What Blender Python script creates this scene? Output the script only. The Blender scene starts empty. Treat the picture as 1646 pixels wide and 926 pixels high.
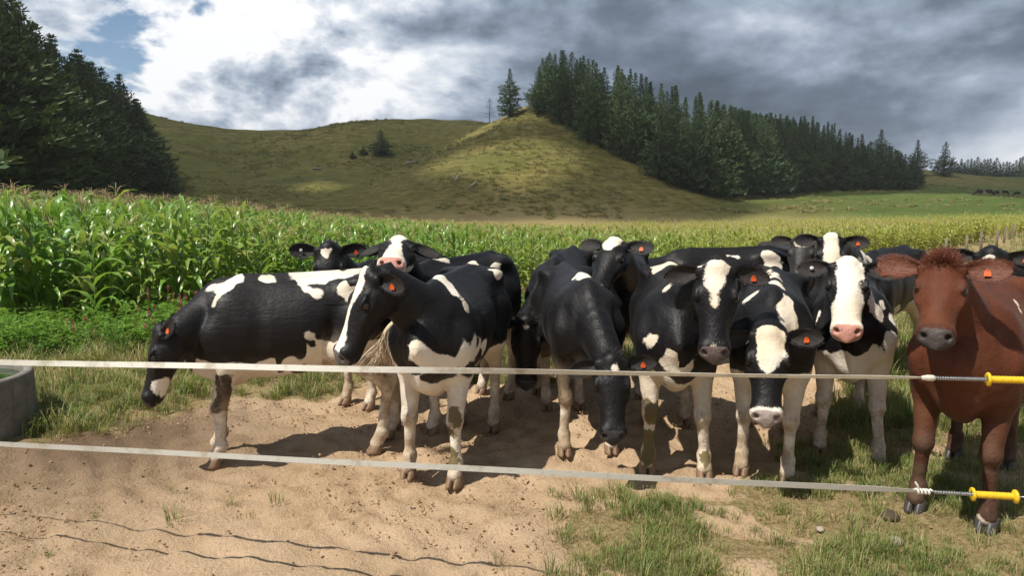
import bpy, math, random
import numpy as np
from mathutils import Vector, Matrix

# ------------------------------------------------------------------ camera, world, sun, exposure
SC = bpy.context.scene
COL = SC.collection
PW, PH = 1646, 926                      # size of the photograph in pixels
FPX = 1100.0                            # focal length in those pixels (a 24 mm lens)
EYE = 1.75                              # eye height in metres
TH = math.atan(133.0 / FPX)             # downward tilt
cam = bpy.data.cameras.new('camera')
cam.sensor_width = 36.0
cam.lens = 36.0 * FPX / PW
cam.clip_start = 0.05
cam.clip_end = 6000.0
camo = bpy.data.objects.new('camera', cam)
COL.objects.link(camo)
camo.location = (0, 0, EYE)
camo.rotation_euler = (math.pi / 2 - TH, 0, 0)
SC.camera = camo

SUNV = Vector((0.50, 0.36, -1.0)).normalized()      # the way the sunlight travels
SUN_EL = math.asin(-SUNV.z)
SUN_AZ = math.atan2(-SUNV.x, -SUNV.y)               # compass bearing of the sun from +Y towards +X
sl = bpy.data.lights.new('sun', 'SUN')
sl.energy = 5.0
sl.angle = math.radians(0.53)
sl.color = (1.0, 0.94, 0.85)
so = bpy.data.objects.new('sun', sl)
COL.objects.link(so)
so.rotation_euler = SUNV.to_track_quat('-Z', 'Y').to_euler()
so.location = (-30, -20, 60)

SC.view_settings.view_transform = 'Standard'
SC.view_settings.look = 'None'
SC.view_settings.exposure = 0.33
SC.view_settings.gamma = 1.0
SC.view_settings.use_curve_mapping = False
SC.cycles.max_bounces = 6
SC.cycles.diffuse_bounces = 3
SC.cycles.glossy_bounces = 2
SC.cycles.transparent_max_bounces = 8
SC.cycles.use_adaptive_sampling = True

def N(nt, typ, **kw):
    n = nt.nodes.new(typ)
    for k, v in kw.items():
        if k.startswith('i_'):
            key = k[2:]
            n.inputs[int(key) if key.isdigit() else key.replace('_', ' ')].default_value = v
        else:
            setattr(n, k, v)
    return n

def ramp(nt, fac, stops, interp='LINEAR'):
    r = nt.nodes.new('ShaderNodeValToRGB')
    r.color_ramp.interpolation = interp
    e = r.color_ramp.elements
    while len(e) < len(stops): e.new(0.5)
    for el, (p, c) in zip(e, stops):
        el.position = p
        el.color = (c[0], c[1], c[2], 1) if hasattr(c, '__len__') else (c, c, c, 1)
    nt.links.new(fac, r.inputs[0])
    return r

def math_n(nt, op, a, b=None, c=None, clamp=False):
    m = nt.nodes.new('ShaderNodeMath'); m.operation = op; m.use_clamp = clamp
    for i, v in enumerate((a, b, c)):
        if v is None: continue
        if isinstance(v, (int, float)): m.inputs[i].default_value = v
        else: nt.links.new(v, m.inputs[i])
    return m.outputs[0]

def mixc(nt, fac, a, b, blend='MIX'):
    m = nt.nodes.new('ShaderNodeMix'); m.data_type = 'RGBA'; m.blend_type = blend
    def put(i, v):
        if isinstance(v, (int, float)): m.inputs[i].default_value = v
        elif isinstance(v, tuple): m.inputs[i].default_value = (v[0], v[1], v[2], 1)
        else: nt.links.new(v, m.inputs[i])
    put(0, fac); put(6, a); put(7, b)
    return m.outputs[2]

def smooth(nt, x, lo, hi):
    m = nt.nodes.new('ShaderNodeMapRange'); m.interpolation_type = 'SMOOTHSTEP'
    nt.links.new(x, m.inputs[0])
    m.inputs[1].default_value = lo; m.inputs[2].default_value = hi
    return m.outputs[0]

def make_world():
    w = bpy.data.worlds.new('World'); SC.world = w; w.use_nodes = True
    nt = w.node_tree; nt.nodes.clear(); L = nt.links.new
    sky = N(nt, 'ShaderNodeTexSky', sky_type='NISHITA', sun_disc=False)
    sky.sun_elevation = SUN_EL; sky.sun_rotation = SUN_AZ
    sky.altitude = 100; sky.air_density = 1.0; sky.dust_density = 0.0; sky.ozone_density = 1.5
    bg1 = N(nt, 'ShaderNodeBackground', i_Strength=0.085); L(sky.outputs[0], bg1.inputs[0])
    tc = N(nt, 'ShaderNodeTexCoord')
    sep = N(nt, 'ShaderNodeSeparateXYZ'); L(tc.outputs['Generated'], sep.inputs[0])
    X, Y, Z = sep.outputs
    cv = N(nt, 'ShaderNodeMapping'); L(tc.outputs['Generated'], cv.inputs[0]); cv.inputs['Scale'].default_value = (1.0, 1.0, 1.9)
    def noise(sc, det, rough, off, dist=0.0):
        mp = N(nt, 'ShaderNodeMapping'); L(cv.outputs[0], mp.inputs[0]); mp.inputs['Location'].default_value = off
        n = N(nt, 'ShaderNodeTexNoise', i_Scale=sc, i_Detail=det, i_Roughness=rough, i_Distortion=dist); L(mp.outputs[0], n.inputs['Vector']); return n.outputs[0]
    azo = math_n(nt, 'DIVIDE', X, math_n(nt, 'SQRT', math_n(nt, 'ADD', math_n(nt, 'ADD', math_n(nt, 'MULTIPLY', X, X), math_n(nt, 'MULTIPLY', Y, Y)), .0001)))     # sine of the bearing
    elev = math_n(nt, 'ARCSINE', Z)
    O = (5.7, 3.3, 1.1)
    shape = noise(3.7, 10, .56, O, .2)
    lit = noise(3.7, 10, .56, (O[0] + .018, O[1] + .0, O[2] - .040), .2)        # the same billows, shifted towards the sun
    mass = noise(2.1, 3, .5, (8.2, 4.1, 2.7), .1); streak = noise(3.0, 6, .55, (1.2, 7.7, 3.1), .3)
    # bearing: broken cumulus on the left, a closed grey layer on the right
    right = smooth(nt, math_n(nt, 'ADD', azo, math_n(nt, 'MULTIPLY', math_n(nt, 'SUBTRACT', mass, .5), .25)), -.26, .12)
    cover = math_n(nt, 'ADD', shape, math_n(nt, 'MULTIPLY', right, .35))
    cover = math_n(nt, 'ADD', cover, math_n(nt, 'MULTIPLY', math_n(nt, 'SUBTRACT', mass, .5), .25))
    gap = math_n(nt, 'MULTIPLY', smooth(nt, elev, .16, .30), smooth(nt, azo, -.22, -.62))
    cover = math_n(nt, 'SUBTRACT', cover, math_n(nt, 'MULTIPLY', gap, .17))
    mask = smooth(nt, cover, .415, .465)
    relief = math_n(nt, 'MULTIPLY', math_n(nt, 'SUBTRACT', shape, lit), 3.6)
    shade = math_n(nt, 'MULTIPLY', smooth(nt, shape, .46, .72), .42)                # thick parts turn grey
    low = math_n(nt, 'SUBTRACT', 1.0, smooth(nt, elev, .05, .16))
    shade = math_n(nt, 'ADD', shade, math_n(nt, 'MULTIPLY', low, .30))
    grey = math_n(nt, 'ADD', .70, math_n(nt, 'MULTIPLY', math_n(nt, 'SUBTRACT', .5, streak), 1.9))
    edge = math_n(nt, 'MULTIPLY', low, smooth(nt, azo, .38, .60))
    grey = math_n(nt, 'SUBTRACT', grey, math_n(nt, 'MULTIPLY', edge, .62))
    dark = N(nt, 'ShaderNodeMix', data_type='FLOAT'); L(right, dark.inputs[0]); L(shade, dark.inputs[2]); L(grey, dark.inputs[3])
    rel = math_n(nt, 'MULTIPLY', relief, math_n(nt, 'SUBTRACT', 1.0, math_n(nt, 'MULTIPLY', right, .55)))
    dark = math_n(nt, 'ADD', dark.outputs[0], rel, None, True)
    cc = ramp(nt, dark, [(0.0, (.96, .97, .99)), (.20, (.66, .71, .79)), (.48, (.33, .40, .50)), (.75, (.165, .21, .275)), (1.0, (.095, .125, .165))])
    bg2 = N(nt, 'ShaderNodeBackground', i_Strength=0.88); L(cc.outputs[0], bg2.inputs[0])
    mx = N(nt, 'ShaderNodeMixShader'); L(mask, mx.inputs[0]); L(bg1.outputs[0], mx.inputs[1]); L(bg2.outputs[0], mx.inputs[2])
    out = N(nt, 'ShaderNodeOutputWorld'); L(mx.outputs[0], out.inputs[0])
make_world()

# ------------------------------------------------------------------ helpers
RNG = np.random.default_rng(7)
random.seed(7)

def pray(px, py):
    u = (px - PW / 2) / FPX; v = (PH / 2 - py) / FPX
    return np.array([u, math.cos(TH) + v * math.sin(TH), -math.sin(TH) + v * math.cos(TH)])
def pix(px, py, Y):                      # the point at distance Y behind a pixel of the photograph
    d = pray(px, py); return np.array([0, 0, EYE]) + d * (Y / d[1])
def gpix(px, py, z=0.0):                 # where that pixel meets level ground
    d = pray(px, py); return np.array([0, 0, EYE]) + d * ((z - EYE) / d[2])
def project(P):
    P = np.asarray(P) - np.array([0, 0, EYE])
    yc = P[..., 1] * math.cos(TH) - P[..., 2] * math.sin(TH)
    zc = P[..., 1] * math.sin(TH) + P[..., 2] * math.cos(TH)
    return PW / 2 + FPX * P[..., 0] / yc, PH / 2 - FPX * zc / yc, yc

def new_mesh(name, verts, faces, mat=None, smooth_=True, mats=None, fmat=None):
    """faces: list of lists, or an int array (n,3)/(n,4)"""
    me = bpy.data.meshes.new(name)
    verts = np.asarray(verts, np.float32)
    if isinstance(faces, np.ndarray):
        k = faces.shape[1]; nf = len(faces)
        me.vertices.add(len(verts)); me.vertices.foreach_set('co', verts.ravel())
        me.loops.add(nf * k); me.loops.foreach_set('vertex_index', faces.astype(np.int32).ravel())
        me.polygons.add(nf); me.polygons.foreach_set('loop_start', np.arange(0, nf * k, k, dtype=np.int32))
        me.update(calc_edges=True); me.validate()
    else:
        me.from_pydata([tuple(v) for v in verts], [], faces); me.update()
    for m in ([mat] if mat else (mats or [])): me.materials.append(m)
    if fmat is not None: me.polygons.foreach_set('material_index', np.asarray(fmat, np.int32))
    if smooth_: me.polygons.foreach_set('use_smooth', np.ones(len(me.polygons), bool))
    return me
def link(name, data, parent=None, loc=None, rot=None):
    o = bpy.data.objects.new(name, data); COL.objects.link(o)
    if parent is not None: o.parent = parent
    if loc is not None: o.location = loc
    if rot is not None: o.rotation_euler = rot
    return o
def tag(o, label=None, cat=None, group=None, kind=None):
    if label: o['label'] = label
    if cat: o['category'] = cat
    if group: o['group'] = group
    if kind: o['kind'] = kind
    return o
def fattr(me, name, vals):
    a = me.attributes.new(name, 'FLOAT', 'POINT'); a.data.foreach_set('value', np.asarray(vals, np.float32))

class MB:
    def __init__(s): s.v = []; s.f = []; s.m = []; s.n = 0
    def add(s, v, f, m=0):
        v = np.asarray(v, float); s.v.append(v); s.f += [[i + s.n for i in q] for q in f]; s.m += [m] * len(f); s.n += len(v)
    def tube(s, pts, rad, k=8, m=0, cap=True):
        pts = np.asarray(pts, float); n = len(pts); rad = np.broadcast_to(rad, (n,))
        t = np.gradient(pts, axis=0); t /= np.linalg.norm(t, axis=1)[:, None] + 1e-9
        ref = np.array([0, 0, 1.0]) if abs(t[0][2]) < 0.9 else np.array([1.0, 0, 0])
        a = np.cross(t[0], ref); a /= np.linalg.norm(a); V = []
        for i in range(n):
            a = a - t[i] * np.dot(a, t[i]); a /= np.linalg.norm(a); b = np.cross(t[i], a)
            for j in range(k):
                th = 2 * math.pi * j / k
                V.append(pts[i] + rad[i] * (math.cos(th) * a + math.sin(th) * b))
        F = [[i * k + j, i * k + (j + 1) % k, (i + 1) * k + (j + 1) % k, (i + 1) * k + j] for i in range(n - 1) for j in range(k)]
        if cap: F += [list(range(k))[::-1], [(n - 1) * k + j for j in range(k)]]
        s.add(V, F, m)
    def lathe(s, prof, k=24, m=0, axis='z', org=(0, 0, 0)):
        V = []; n = len(prof)
        for r, z in prof:
            for j in range(k):
                th = 2 * math.pi * j / k
                p = (r * math.cos(th), r * math.sin(th), z)
                if axis == 'x': p = (p[2], p[0], p[1])
                V.append(np.array(p) + org)
        F = [[i * k + j, i * k + (j + 1) % k, (i + 1) * k + (j + 1) % k, (i + 1) * k + j] for i in range(n - 1) for j in range(k)]
        s.add(V, F, m)
    def mesh(s, name, mats, smooth_=True):
        return new_mesh(name, np.concatenate(s.v), s.f, mats=mats if isinstance(mats, list) else [mats], smooth_=smooth_, fmat=s.m)

class SNoise:                              # smooth pseudo-noise for numpy: a sum of sines in random directions
    def __init__(s, seed, freq, n=14, dim=3):
        r = np.random.default_rng(seed)
        d = r.normal(size=(n, dim)); d /= np.linalg.norm(d, axis=1)[:, None]
        s.k = d * (freq * r.uniform(0.5, 1.8, n))[:, None]; s.p = r.uniform(0, 6.28, n); s.a = r.uniform(0.5, 1, n); s.a /= np.sqrt((s.a ** 2).sum() / 2)
    def __call__(s, P):
        P = np.asarray(P)
        o = np.zeros(P.shape[:-1])
        for k, p, a in zip(s.k, s.p, s.a): o += a * np.sin(P @ k + p)
        return o

def new_mat(name):
    m = bpy.data.materials.new(name); m.use_nodes = True
    nt = m.node_tree; b = nt.nodes['Principled BSDF']
    return m, nt, b
def simple_mat(name, col, rough=0.6, var=0.25, scale=20.0, bump=0.15, spec=0.4, dist=0.01, metallic=0.0):
    m, nt, b = new_mat(name)
    tc = N(nt, 'ShaderNodeTexCoord')
    n = N(nt, 'ShaderNodeTexNoise', i_Scale=scale, i_Detail=6.0, i_Roughness=0.6); nt.links.new(tc.outputs['Object'], n.inputs['Vector'])
    c = mixc(nt, n.outputs[0], tuple(x * (1 - var) for x in col), tuple(min(1, x * (1 + var)) for x in col))
    nt.links.new(c, b.inputs['Base Color'])
    b.inputs['Roughness'].default_value = rough; b.inputs['Specular IOR Level'].default_value = spec; b.inputs['Metallic'].default_value = metallic
    if bump:
        bp = N(nt, 'ShaderNodeBump', i_Strength=bump, i_Distance=dist); nt.links.new(n.outputs[0], bp.inputs['Height']); nt.links.new(bp.outputs[0], b.inputs['Normal'])
    return m
# ------------------------------------------------------------------ cattle: a body grown from blended volumes, one continuous surface each
def surface_net(f, h, org):
    s = f < 0
    nx, ny, nz = f.shape
    cnt = np.zeros((nx - 1, ny - 1, nz - 1), np.uint8)
    offs = [(i, j, k) for i in (0, 1) for j in (0, 1) for k in (0, 1)]
    for i, j, k in offs: cnt += s[i:nx - 1 + i, j:ny - 1 + j, k:nz - 1 + k]
    act = np.argwhere((cnt > 0) & (cnt < 8))
    idx = -np.ones(cnt.shape, np.int64); idx[act[:, 0], act[:, 1], act[:, 2]] = np.arange(len(act))
    F8 = np.stack([f[act[:, 0] + i, act[:, 1] + j, act[:, 2] + k] for i, j, k in offs], 1)
    O = np.array(offs, float); acc = np.zeros((len(act), 3)); n = np.zeros(len(act))
    for a in range(8):
        for b in range(a + 1, 8):
            if np.abs(O[a] - O[b]).sum() != 1: continue
            fa, fb = F8[:, a], F8[:, b]; m = (fa < 0) != (fb < 0)
            t = np.where(m, fa / np.where(m, fa - fb, 1), 0)
            acc += np.where(m[:, None], O[a] + t[:, None] * (O[b] - O[a]), 0); n += m
    V = (act + acc / n[:, None]) * h + org
    Q = []
    for ax in range(3):
        sl0 = [slice(1, -1)] * 3; sl0[ax] = slice(0, -1); sl1 = [slice(1, -1)] * 3; sl1[ax] = slice(1, None)
        A, B = s[tuple(sl0)], s[tuple(sl1)]
        e = np.argwhere(A != B)
        off = np.ones(3, int); off[ax] = 0
        p = e + off; u = np.zeros(3, int); v = np.zeros(3, int); u[(ax + 1) % 3] = 1; v[(ax + 2) % 3] = 1
        g = lambda q: idx[q[:, 0], q[:, 1], q[:, 2]]
        quad = np.stack([g(p - u - v), g(p - v), g(p), g(p - u)], 1)
        fl = ~A[e[:, 0], e[:, 1], e[:, 2]]
        quad[fl] = quad[fl][:, ::-1]; Q.append(quad)
    Q = np.concatenate(Q); Q = Q[(Q >= 0).all(1)]
    return V, Q

class Field:
    def __init__(s, lo, hi, h):
        s.h = h; s.lo = np.array(lo, float); n = np.ceil((np.array(hi) - s.lo) / h).astype(int) + 1
        s.ax = [(s.lo[i] + h * np.arange(n[i])).astype(np.float32) for i in range(3)]
        s.f = np.full(n, 0.25, np.float32)
    def win(s, lo, hi):
        sl = []
        for i in range(3):
            a = max(0, int((lo[i] - s.lo[i]) / s.h)); b = min(len(s.ax[i]), int((hi[i] - s.lo[i]) / s.h) + 2)
            sl.append(slice(a, max(b, a + 1)))
        sl = tuple(sl)
        return sl, s.ax[0][sl[0]][:, None, None], s.ax[1][sl[1]][None, :, None], s.ax[2][sl[2]][None, None, :]
    def put(s, sl, d, k, sub=False):
        a = s.f[sl]
        if sub:
            d = -d; h = np.maximum(k - np.abs(a - d), 0) / k; s.f[sl] = np.maximum(a, d) + h * h * k / 4
        else:
            h = np.maximum(k - np.abs(a - d), 0) / k; s.f[sl] = np.minimum(a, d) - h * h * k / 4
    def cone(s, a, b, r1, r2, k=0.03):
        a = np.asarray(a, np.float32); b = np.asarray(b, np.float32); R = max(r1, r2) + k + 0.02
        sl, x, y, z = s.win(np.minimum(a, b) - R, np.maximum(a, b) + R)
        d = b - a; L2 = float(d @ d) + 1e-9
        t = np.clip(((x - a[0]) * d[0] + (y - a[1]) * d[1] + (z - a[2]) * d[2]) / L2, 0, 1)
        q = np.sqrt((x - a[0] - t * d[0]) ** 2 + (y - a[1] - t * d[1]) ** 2 + (z - a[2] - t * d[2]) ** 2) - (r1 + (r2 - r1) * t)
        s.put(sl, q, k)
    def ell(s, c, r, k=0.03, R=None, sub=False):
        c = np.asarray(c, np.float32); r = np.asarray(r, np.float32); m = r.max() + k + 0.02
        sl, x, y, z = s.win(c - m, c + m)
        X, Y, Z = x - c[0], y - c[1], z - c[2]
        if R is not None: X, Y, Z = [R[0, i] * X + R[1, i] * Y + R[2, i] * Z for i in range(3)]
        q = np.sqrt((X / r[0]) ** 2 + (Y / r[1]) ** 2 + (Z / r[2]) ** 2)
        s.put(sl, (q - 1) * r.min(), k, sub)
    def loft(s, xs, top, bot, wid, n, up, dn, k, R=None, org=None):
        """body along local x, superelliptic sections; up/dn narrow the section above/below its middle"""
        xs = np.asarray(xs, float); m = 0.08
        if R is None:
            sl, X, Y, Z = s.win((xs[0] - m, -max(wid) - m, min(bot) - m), (xs[-1] + m, max(wid) + m, max(top) + m))
        else:
            cs = np.array([org + R @ np.array([a, b, c]) for a in (xs[0] - m, xs[-1] + m) for b in (-max(wid) - m, max(wid) + m) for c in (min(bot) - m, max(top) + m)])
            sl, x, y, z = s.win(cs.min(0), cs.max(0))
            x, y, z = x - org[0], y - org[1], z - org[2]
            X, Y, Z = [R[0, i] * x + R[1, i] * y + R[2, i] * z for i in range(3)]
        fx = np.linspace(xs[0], xs[-1], 160)
        def curve(v):
            c = np.interp(fx, xs, v); ker = np.hanning(17); ker /= ker.sum()
            return np.convolve(np.pad(c, 8, mode='edge'), ker, 'valid')
        T, B, W = curve(top), curve(bot), curve(wid)
        U, D = curve(up if hasattr(up, '__len__') else [up] * len(xs)), curve(dn if hasattr(dn, '__len__') else [dn] * len(xs))
        Xc = np.clip(X, xs[0], xs[-1])
        g = lambda c: np.interp(Xc, fx, c).astype(np.float32)
        zt, zb, w, u_, d_ = g(T), g(B), g(W), g(U), g(D)
        zc, hh = (zt + zb) / 2, (zt - zb) / 2
        v = (Z - zc) / hh
        vp = np.clip(v, 0, 1); vn = np.clip(-v, 0, 1)
        we = w * (1 - u_ * vp ** 1.6) * (1 - d_ * vn ** 1.6)
        q = (np.abs(Y / we) ** n + np.abs(v) ** n) ** (1.0 / n)
        d = (q - 1) * np.minimum(w, hh)
        ex = np.abs(X - Xc)
        d = np.where(ex > 0, np.sqrt(np.maximum(d, 0) ** 2 + ex ** 2) + np.minimum(d, 0), d)
        s.put(sl, d.astype(np.float32), k)

def sstep_(a, b, x): t = np.clip((x - a) / (b - a), 0, 1); return t * t * (3 - 2 * t)
def rot_frame(yaw, pitch, roll=0.0):
    """columns: forward, left, up"""
    f = np.array([math.cos(yaw) * math.cos(pitch), math.sin(yaw) * math.cos(pitch), math.sin(pitch)])
    l = np.array([-math.sin(yaw), math.cos(yaw), 0.0]); u = np.cross(f, l)
    l2 = l * math.cos(roll) + u * math.sin(roll); u2 = np.cross(f, l2)
    return np.stack([f, l2, u2], 1)

def hex3(r, g, b): return tuple(((c / 255) / 12.92 if c / 255 < 0.04045 else ((c / 255 + 0.055) / 1.055) ** 2.4) for c in (r, g, b))

def coat_material(name, dark, light, muzzle, red=False):
    m, nt, b = new_mat(name); L = nt.links.new
    tc = N(nt, 'ShaderNodeTexCoord')
    at = lambda n: N(nt, 'ShaderNodeAttribute', attribute_name=n).outputs['Fac']
    def noise(sc, det=4.0, scale3=(1, 1, 1)):
        mp = N(nt, 'ShaderNodeMapping'); mp.inputs['Scale'].default_value = scale3; L(tc.outputs['Object'], mp.inputs[0])
        n = N(nt, 'ShaderNodeTexNoise', i_Scale=sc, i_Detail=det, i_Roughness=0.6); L(mp.outputs[0], n.inputs['Vector']); return n.outputs[0]
    fine = noise(70, 3, (0.45, 1, 1)); mid = noise(9, 5); big = noise(2.5, 4)
    w = math_n(nt, 'ADD', at('white'), math_n(nt, 'MULTIPLY', math_n(nt, 'SUBTRACT', fine, 0.5), 0.034))
    w = math_n(nt, 'ADD', w, math_n(nt, 'MULTIPLY', math_n(nt, 'SUBTRACT', mid, 0.5), 0.035))
    wm = smooth(nt, w, -0.008, 0.008)
    dk = mixc(nt, smooth(nt, big, .3, .7), mixc(nt, mid, tuple(x * 0.7 for x in dark), tuple(x * 1.25 for x in dark)), mixc(nt, mid, tuple(x * 0.55 for x in dark), tuple(x * .95 for x in dark)))
    lt = mixc(nt, smooth(nt, big, 0.35, 0.7), light, tuple(x * y for x, y in zip(light, (0.86, 0.79, 0.68))))
    if red:      # dark points: lower legs, throat and the hollow of the eye; rustier patches spread at random
        dk = mixc(nt, math_n(nt, 'MULTIPLY', smooth(nt, noise(3.2, 6), .42, .66), .6), dk, (.125, .042, .017))
        dk = mixc(nt, math_n(nt, 'MULTIPLY', at('points'), .85), dk, (.028, .011, .007))
    dk = mixc(nt, math_n(nt, 'MULTIPLY', smooth(nt, noise(45, 3, (.18, 1, 1)), .48, .70), .12 if red else .35), dk, tuple(x * 2.0 for x in dark))
    c = mixc(nt, wm, dk, lt)
    # soil and dung on the legs and under the belly
    d = math_n(nt, 'MULTIPLY', at('soil'), smooth(nt, math_n(nt, 'ADD', mid, math_n(nt, 'MULTIPLY', fine, 0.3)), 0.36, 0.84))
    c = mixc(nt, d, c, (0.30, 0.215, 0.135) if not red else (0.09, 0.055, 0.035))
    dg = smooth(nt, math_n(nt, 'ADD', at('dung'), math_n(nt, 'ADD', math_n(nt, 'MULTIPLY', math_n(nt, 'SUBTRACT', mid, 0.5), 0.16), math_n(nt, 'MULTIPLY', math_n(nt, 'SUBTRACT', fine, 0.5), 0.06))), 0.0, 0.014)
    c = mixc(nt, math_n(nt, 'MULTIPLY', dg, 0.9), c, mixc(nt, fine, (0.055, 0.042, 0.012), (0.16, 0.115, 0.035)))
    mz = smooth(nt, math_n(nt, 'ADD', at('muzzle'), math_n(nt, 'MULTIPLY', math_n(nt, 'SUBTRACT', mid, 0.5), 0.02)), -0.006, 0.006)
    sp = smooth(nt, noise(48, 3), 0.54, 0.68)
    mcol = mixc(nt, math_n(nt, 'MULTIPLY', sp, 0.25 if red else 0.55), muzzle, tuple(x * 0.3 for x in muzzle))
    c = mixc(nt, mz, c, mcol)
    hole = smooth(nt, at('hole'), 0.0, 0.008)
    c = mixc(nt, hole, c, (0.012, 0.009, 0.008))
    L(c, b.inputs['Base Color'])
    rg = math_n(nt, 'ADD', math_n(nt, 'MULTIPLY', wm, 0.2), math_n(nt, 'ADD', 0.52 if red else 0.38, math_n(nt, 'MULTIPLY', mid, 0.24)))
    rg = math_n(nt, 'SUBTRACT', rg, math_n(nt, 'MULTIPLY', mz, 0.15))
    L(rg, b.inputs['Roughness'])
    b.inputs['Specular IOR Level'].default_value = 0.16 if red else 0.24
    b.inputs['Sheen Weight'].default_value = 0.02; b.inputs['Sheen Roughness'].default_value = 0.4
    # hair lying in strokes, skin folds
    h = math_n(nt, 'ADD', math_n(nt, 'MULTIPLY', fine, 0.7), math_n(nt, 'MULTIPLY', noise(26, 3, (0.25, 1, 1)), 1.0))
    bp = N(nt, 'ShaderNodeBump', i_Strength=0.6, i_Distance=0.008); L(h, bp.inputs['Height'])
    bp2 = N(nt, 'ShaderNodeBump', i_Strength=0.14, i_Distance=0.03); L(noise(6, 3), bp2.inputs['Height']); L(bp.outputs[0], bp2.inputs['Normal'])
    L(bp2.outputs[0], b.inputs['Normal'])
    return m

M_BLACKHAIR = simple_mat('black_hair', (0.014, 0.013, 0.013), 0.55, 0.4, 40, 0.4)
M_REDHAIR = simple_mat('red_hair', (0.12, 0.034, 0.014), 0.55, 0.4, 40, 0.4)
M_PALEHAIR = simple_mat('pale_hair', (0.52, 0.42, 0.29), 0.6, 0.3, 30, 0.3)
M_EARIN = simple_mat('ear_inside', (0.018, 0.014, 0.012), 0.7, 0.5, 60, 0.6)
M_EARRED = simple_mat('red_ear', (0.115, 0.034, 0.014), 0.6, 0.4, 60, 0.6)
M_HOOF = simple_mat('horn_hoof', (0.20, 0.125, 0.075), 0.5, 0.5, 25, 0.4)
M_HOOFDK = simple_mat('dark_hoof', (0.055, 0.05, 0.048), 0.45, 0.5, 25, 0.4)
M_TAG = simple_mat('orange_plastic_tag', (0.62, 0.095, 0.012), 0.4, 0.1, 15, 0.0)
M_BUTTON = simple_mat('pale_tag_button', (0.45, 0.46, 0.42), 0.4, 0.1, 15, 0.0)
def eye_mat():
    m, nt, b = new_mat('dark_eye'); b.inputs['Base Color'].default_value = (0.010, 0.006, 0.005, 1)
    n = N(nt, 'ShaderNodeTexNoise', i_Scale=30.0); c = mixc(nt, n.outputs[0], (0.008, 0.005, 0.004), (0.022, 0.011, 0.007)); nt.links.new(c, b.inputs['Base Color'])
    b.inputs['Roughness'].default_value = 0.06; b.inputs['Specular IOR Level'].default_value = 0.6
    return m
M_EYE = eye_mat()

def ear_mesh(name, mout, mrim, ln=0.195, w=0.052, nh=900, hl=0.024):
    """cupped leaf shape along +x, opening towards +y"""
    V = []; nu, k = 16, 14
    for i in range(nu):
        u = i / (nu - 1)
        hw = w * np.interp(u, [0, .12, .3, .5, .7, .85, .95, 1], [.42, .62, .90, 1.0, .93, .70, .42, .06])
        cup = 0.034 * np.interp(u, [0, .2, .5, 1], [.9, 1.0, .8, .15])
        for j in range(k):
            a = 2 * math.pi * j / k; ca, sa = math.cos(a), math.sin(a)
            z = hw * ca
            if sa >= 0: y = -cup * (1 - ca * ca) * 0.75 + 0.002      # inside of the cup
            else: y = -cup * (1 - ca * ca) - 0.008 * abs(sa) - 0.30 * hw * (1 - u) * abs(sa)
            V.append((ln * u, y + .02 * u * u, z))
    F = []; M = []
    for i in range(nu - 1):
        for j in range(k):
            F.append([i * k + j, i * k + (j + 1) % k, (i + 1) * k + (j + 1) % k, (i + 1) * k + j][::-1]); M.append(1 if 0 < j < k // 2 - 1 else 0)
    F.append([(nu - 1) * k + j for j in range(k)][::-1]); M.append(0); F.append(list(range(k))); M.append(0)
    # hairs along the rim and inside the cup
    r = np.random.default_rng(3); V = [np.array(v) for v in V]
    for q in range(nh):
        u = r.uniform(0.05, 1.0); j = r.integers(0, k) if q % 2 else r.choice([0, k // 2])
        i = min(nu - 1, int(u * (nu - 1))); p = V[i * k + j] + np.array([r.uniform(-.006, .006), 0, 0])
        c = np.mean([V[i * k + jj] for jj in range(k)], axis=0)
        out = p - c; out = out / (np.linalg.norm(out) + 1e-6)
        d = out * r.uniform(0.15, .8) + np.array([0.8, 0.35 if 0 < j < k // 2 else -0.1, 0]) + r.normal(size=3) * 0.22; d /= np.linalg.norm(d)
        L = r.uniform(0.4, 1.0) * hl; s = np.cross(d, [0.3, 0.9, 0.2]); s = s / np.linalg.norm(s) * 0.0009
        n = len(V); V += [p - s, p + s, p + d * L]; F.append([n, n + 1, n + 2]); M.append(0 if q % 2 == 0 else 1)
    return new_mesh(name, V, F, mats=[mout, mrim], fmat=M)
EAR_BLACK = ear_mesh('ear_black', M_BLACKHAIR, M_EARIN)
EAR_RED = ear_mesh('ear_red', M_REDHAIR, M_EARRED, 0.215, 0.062, 1500, .034)

def eye_mesh():
    b = MB(); b.lathe([(0.001, -0.026)] + [(0.026 * math.cos(a), 0.026 * math.sin(a)) for a in np.linspace(-1.4, 1.4, 9)] + [(0.001, 0.026)], 14)
    return b.mesh('eye', M_EYE)
EYE_ME = eye_mesh()
def tag_mesh():
    b = MB(); x0 = [(-.018, 0), (.018, 0), (.030, -.030), (.030, -.062), (-.030, -.062), (-.030, -.030)]; n = len(x0)
    V = [(x, -.0015, z) for x, z in x0] + [(x, .0015, z) for x, z in x0]
    b.add(V, [list(range(n)), [n + i for i in range(n)][::-1]] + [[i, n + i, n + (i + 1) % n, (i + 1) % n] for i in range(n)])
    b.lathe([(0.0, .006), (.010, .005), (.011, .001), (.011, -.004)], 10)
    return b.mesh('ear_tag', M_TAG, False)
TAG_ME = tag_mesh()
def button_mesh():
    b = MB(); b.lathe([(0.001, .006), (.010, .006), (.013, .003), (.013, -.003)], 12); return b.mesh('tag_button', M_BUTTON)
BUT_ME = button_mesh()

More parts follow.
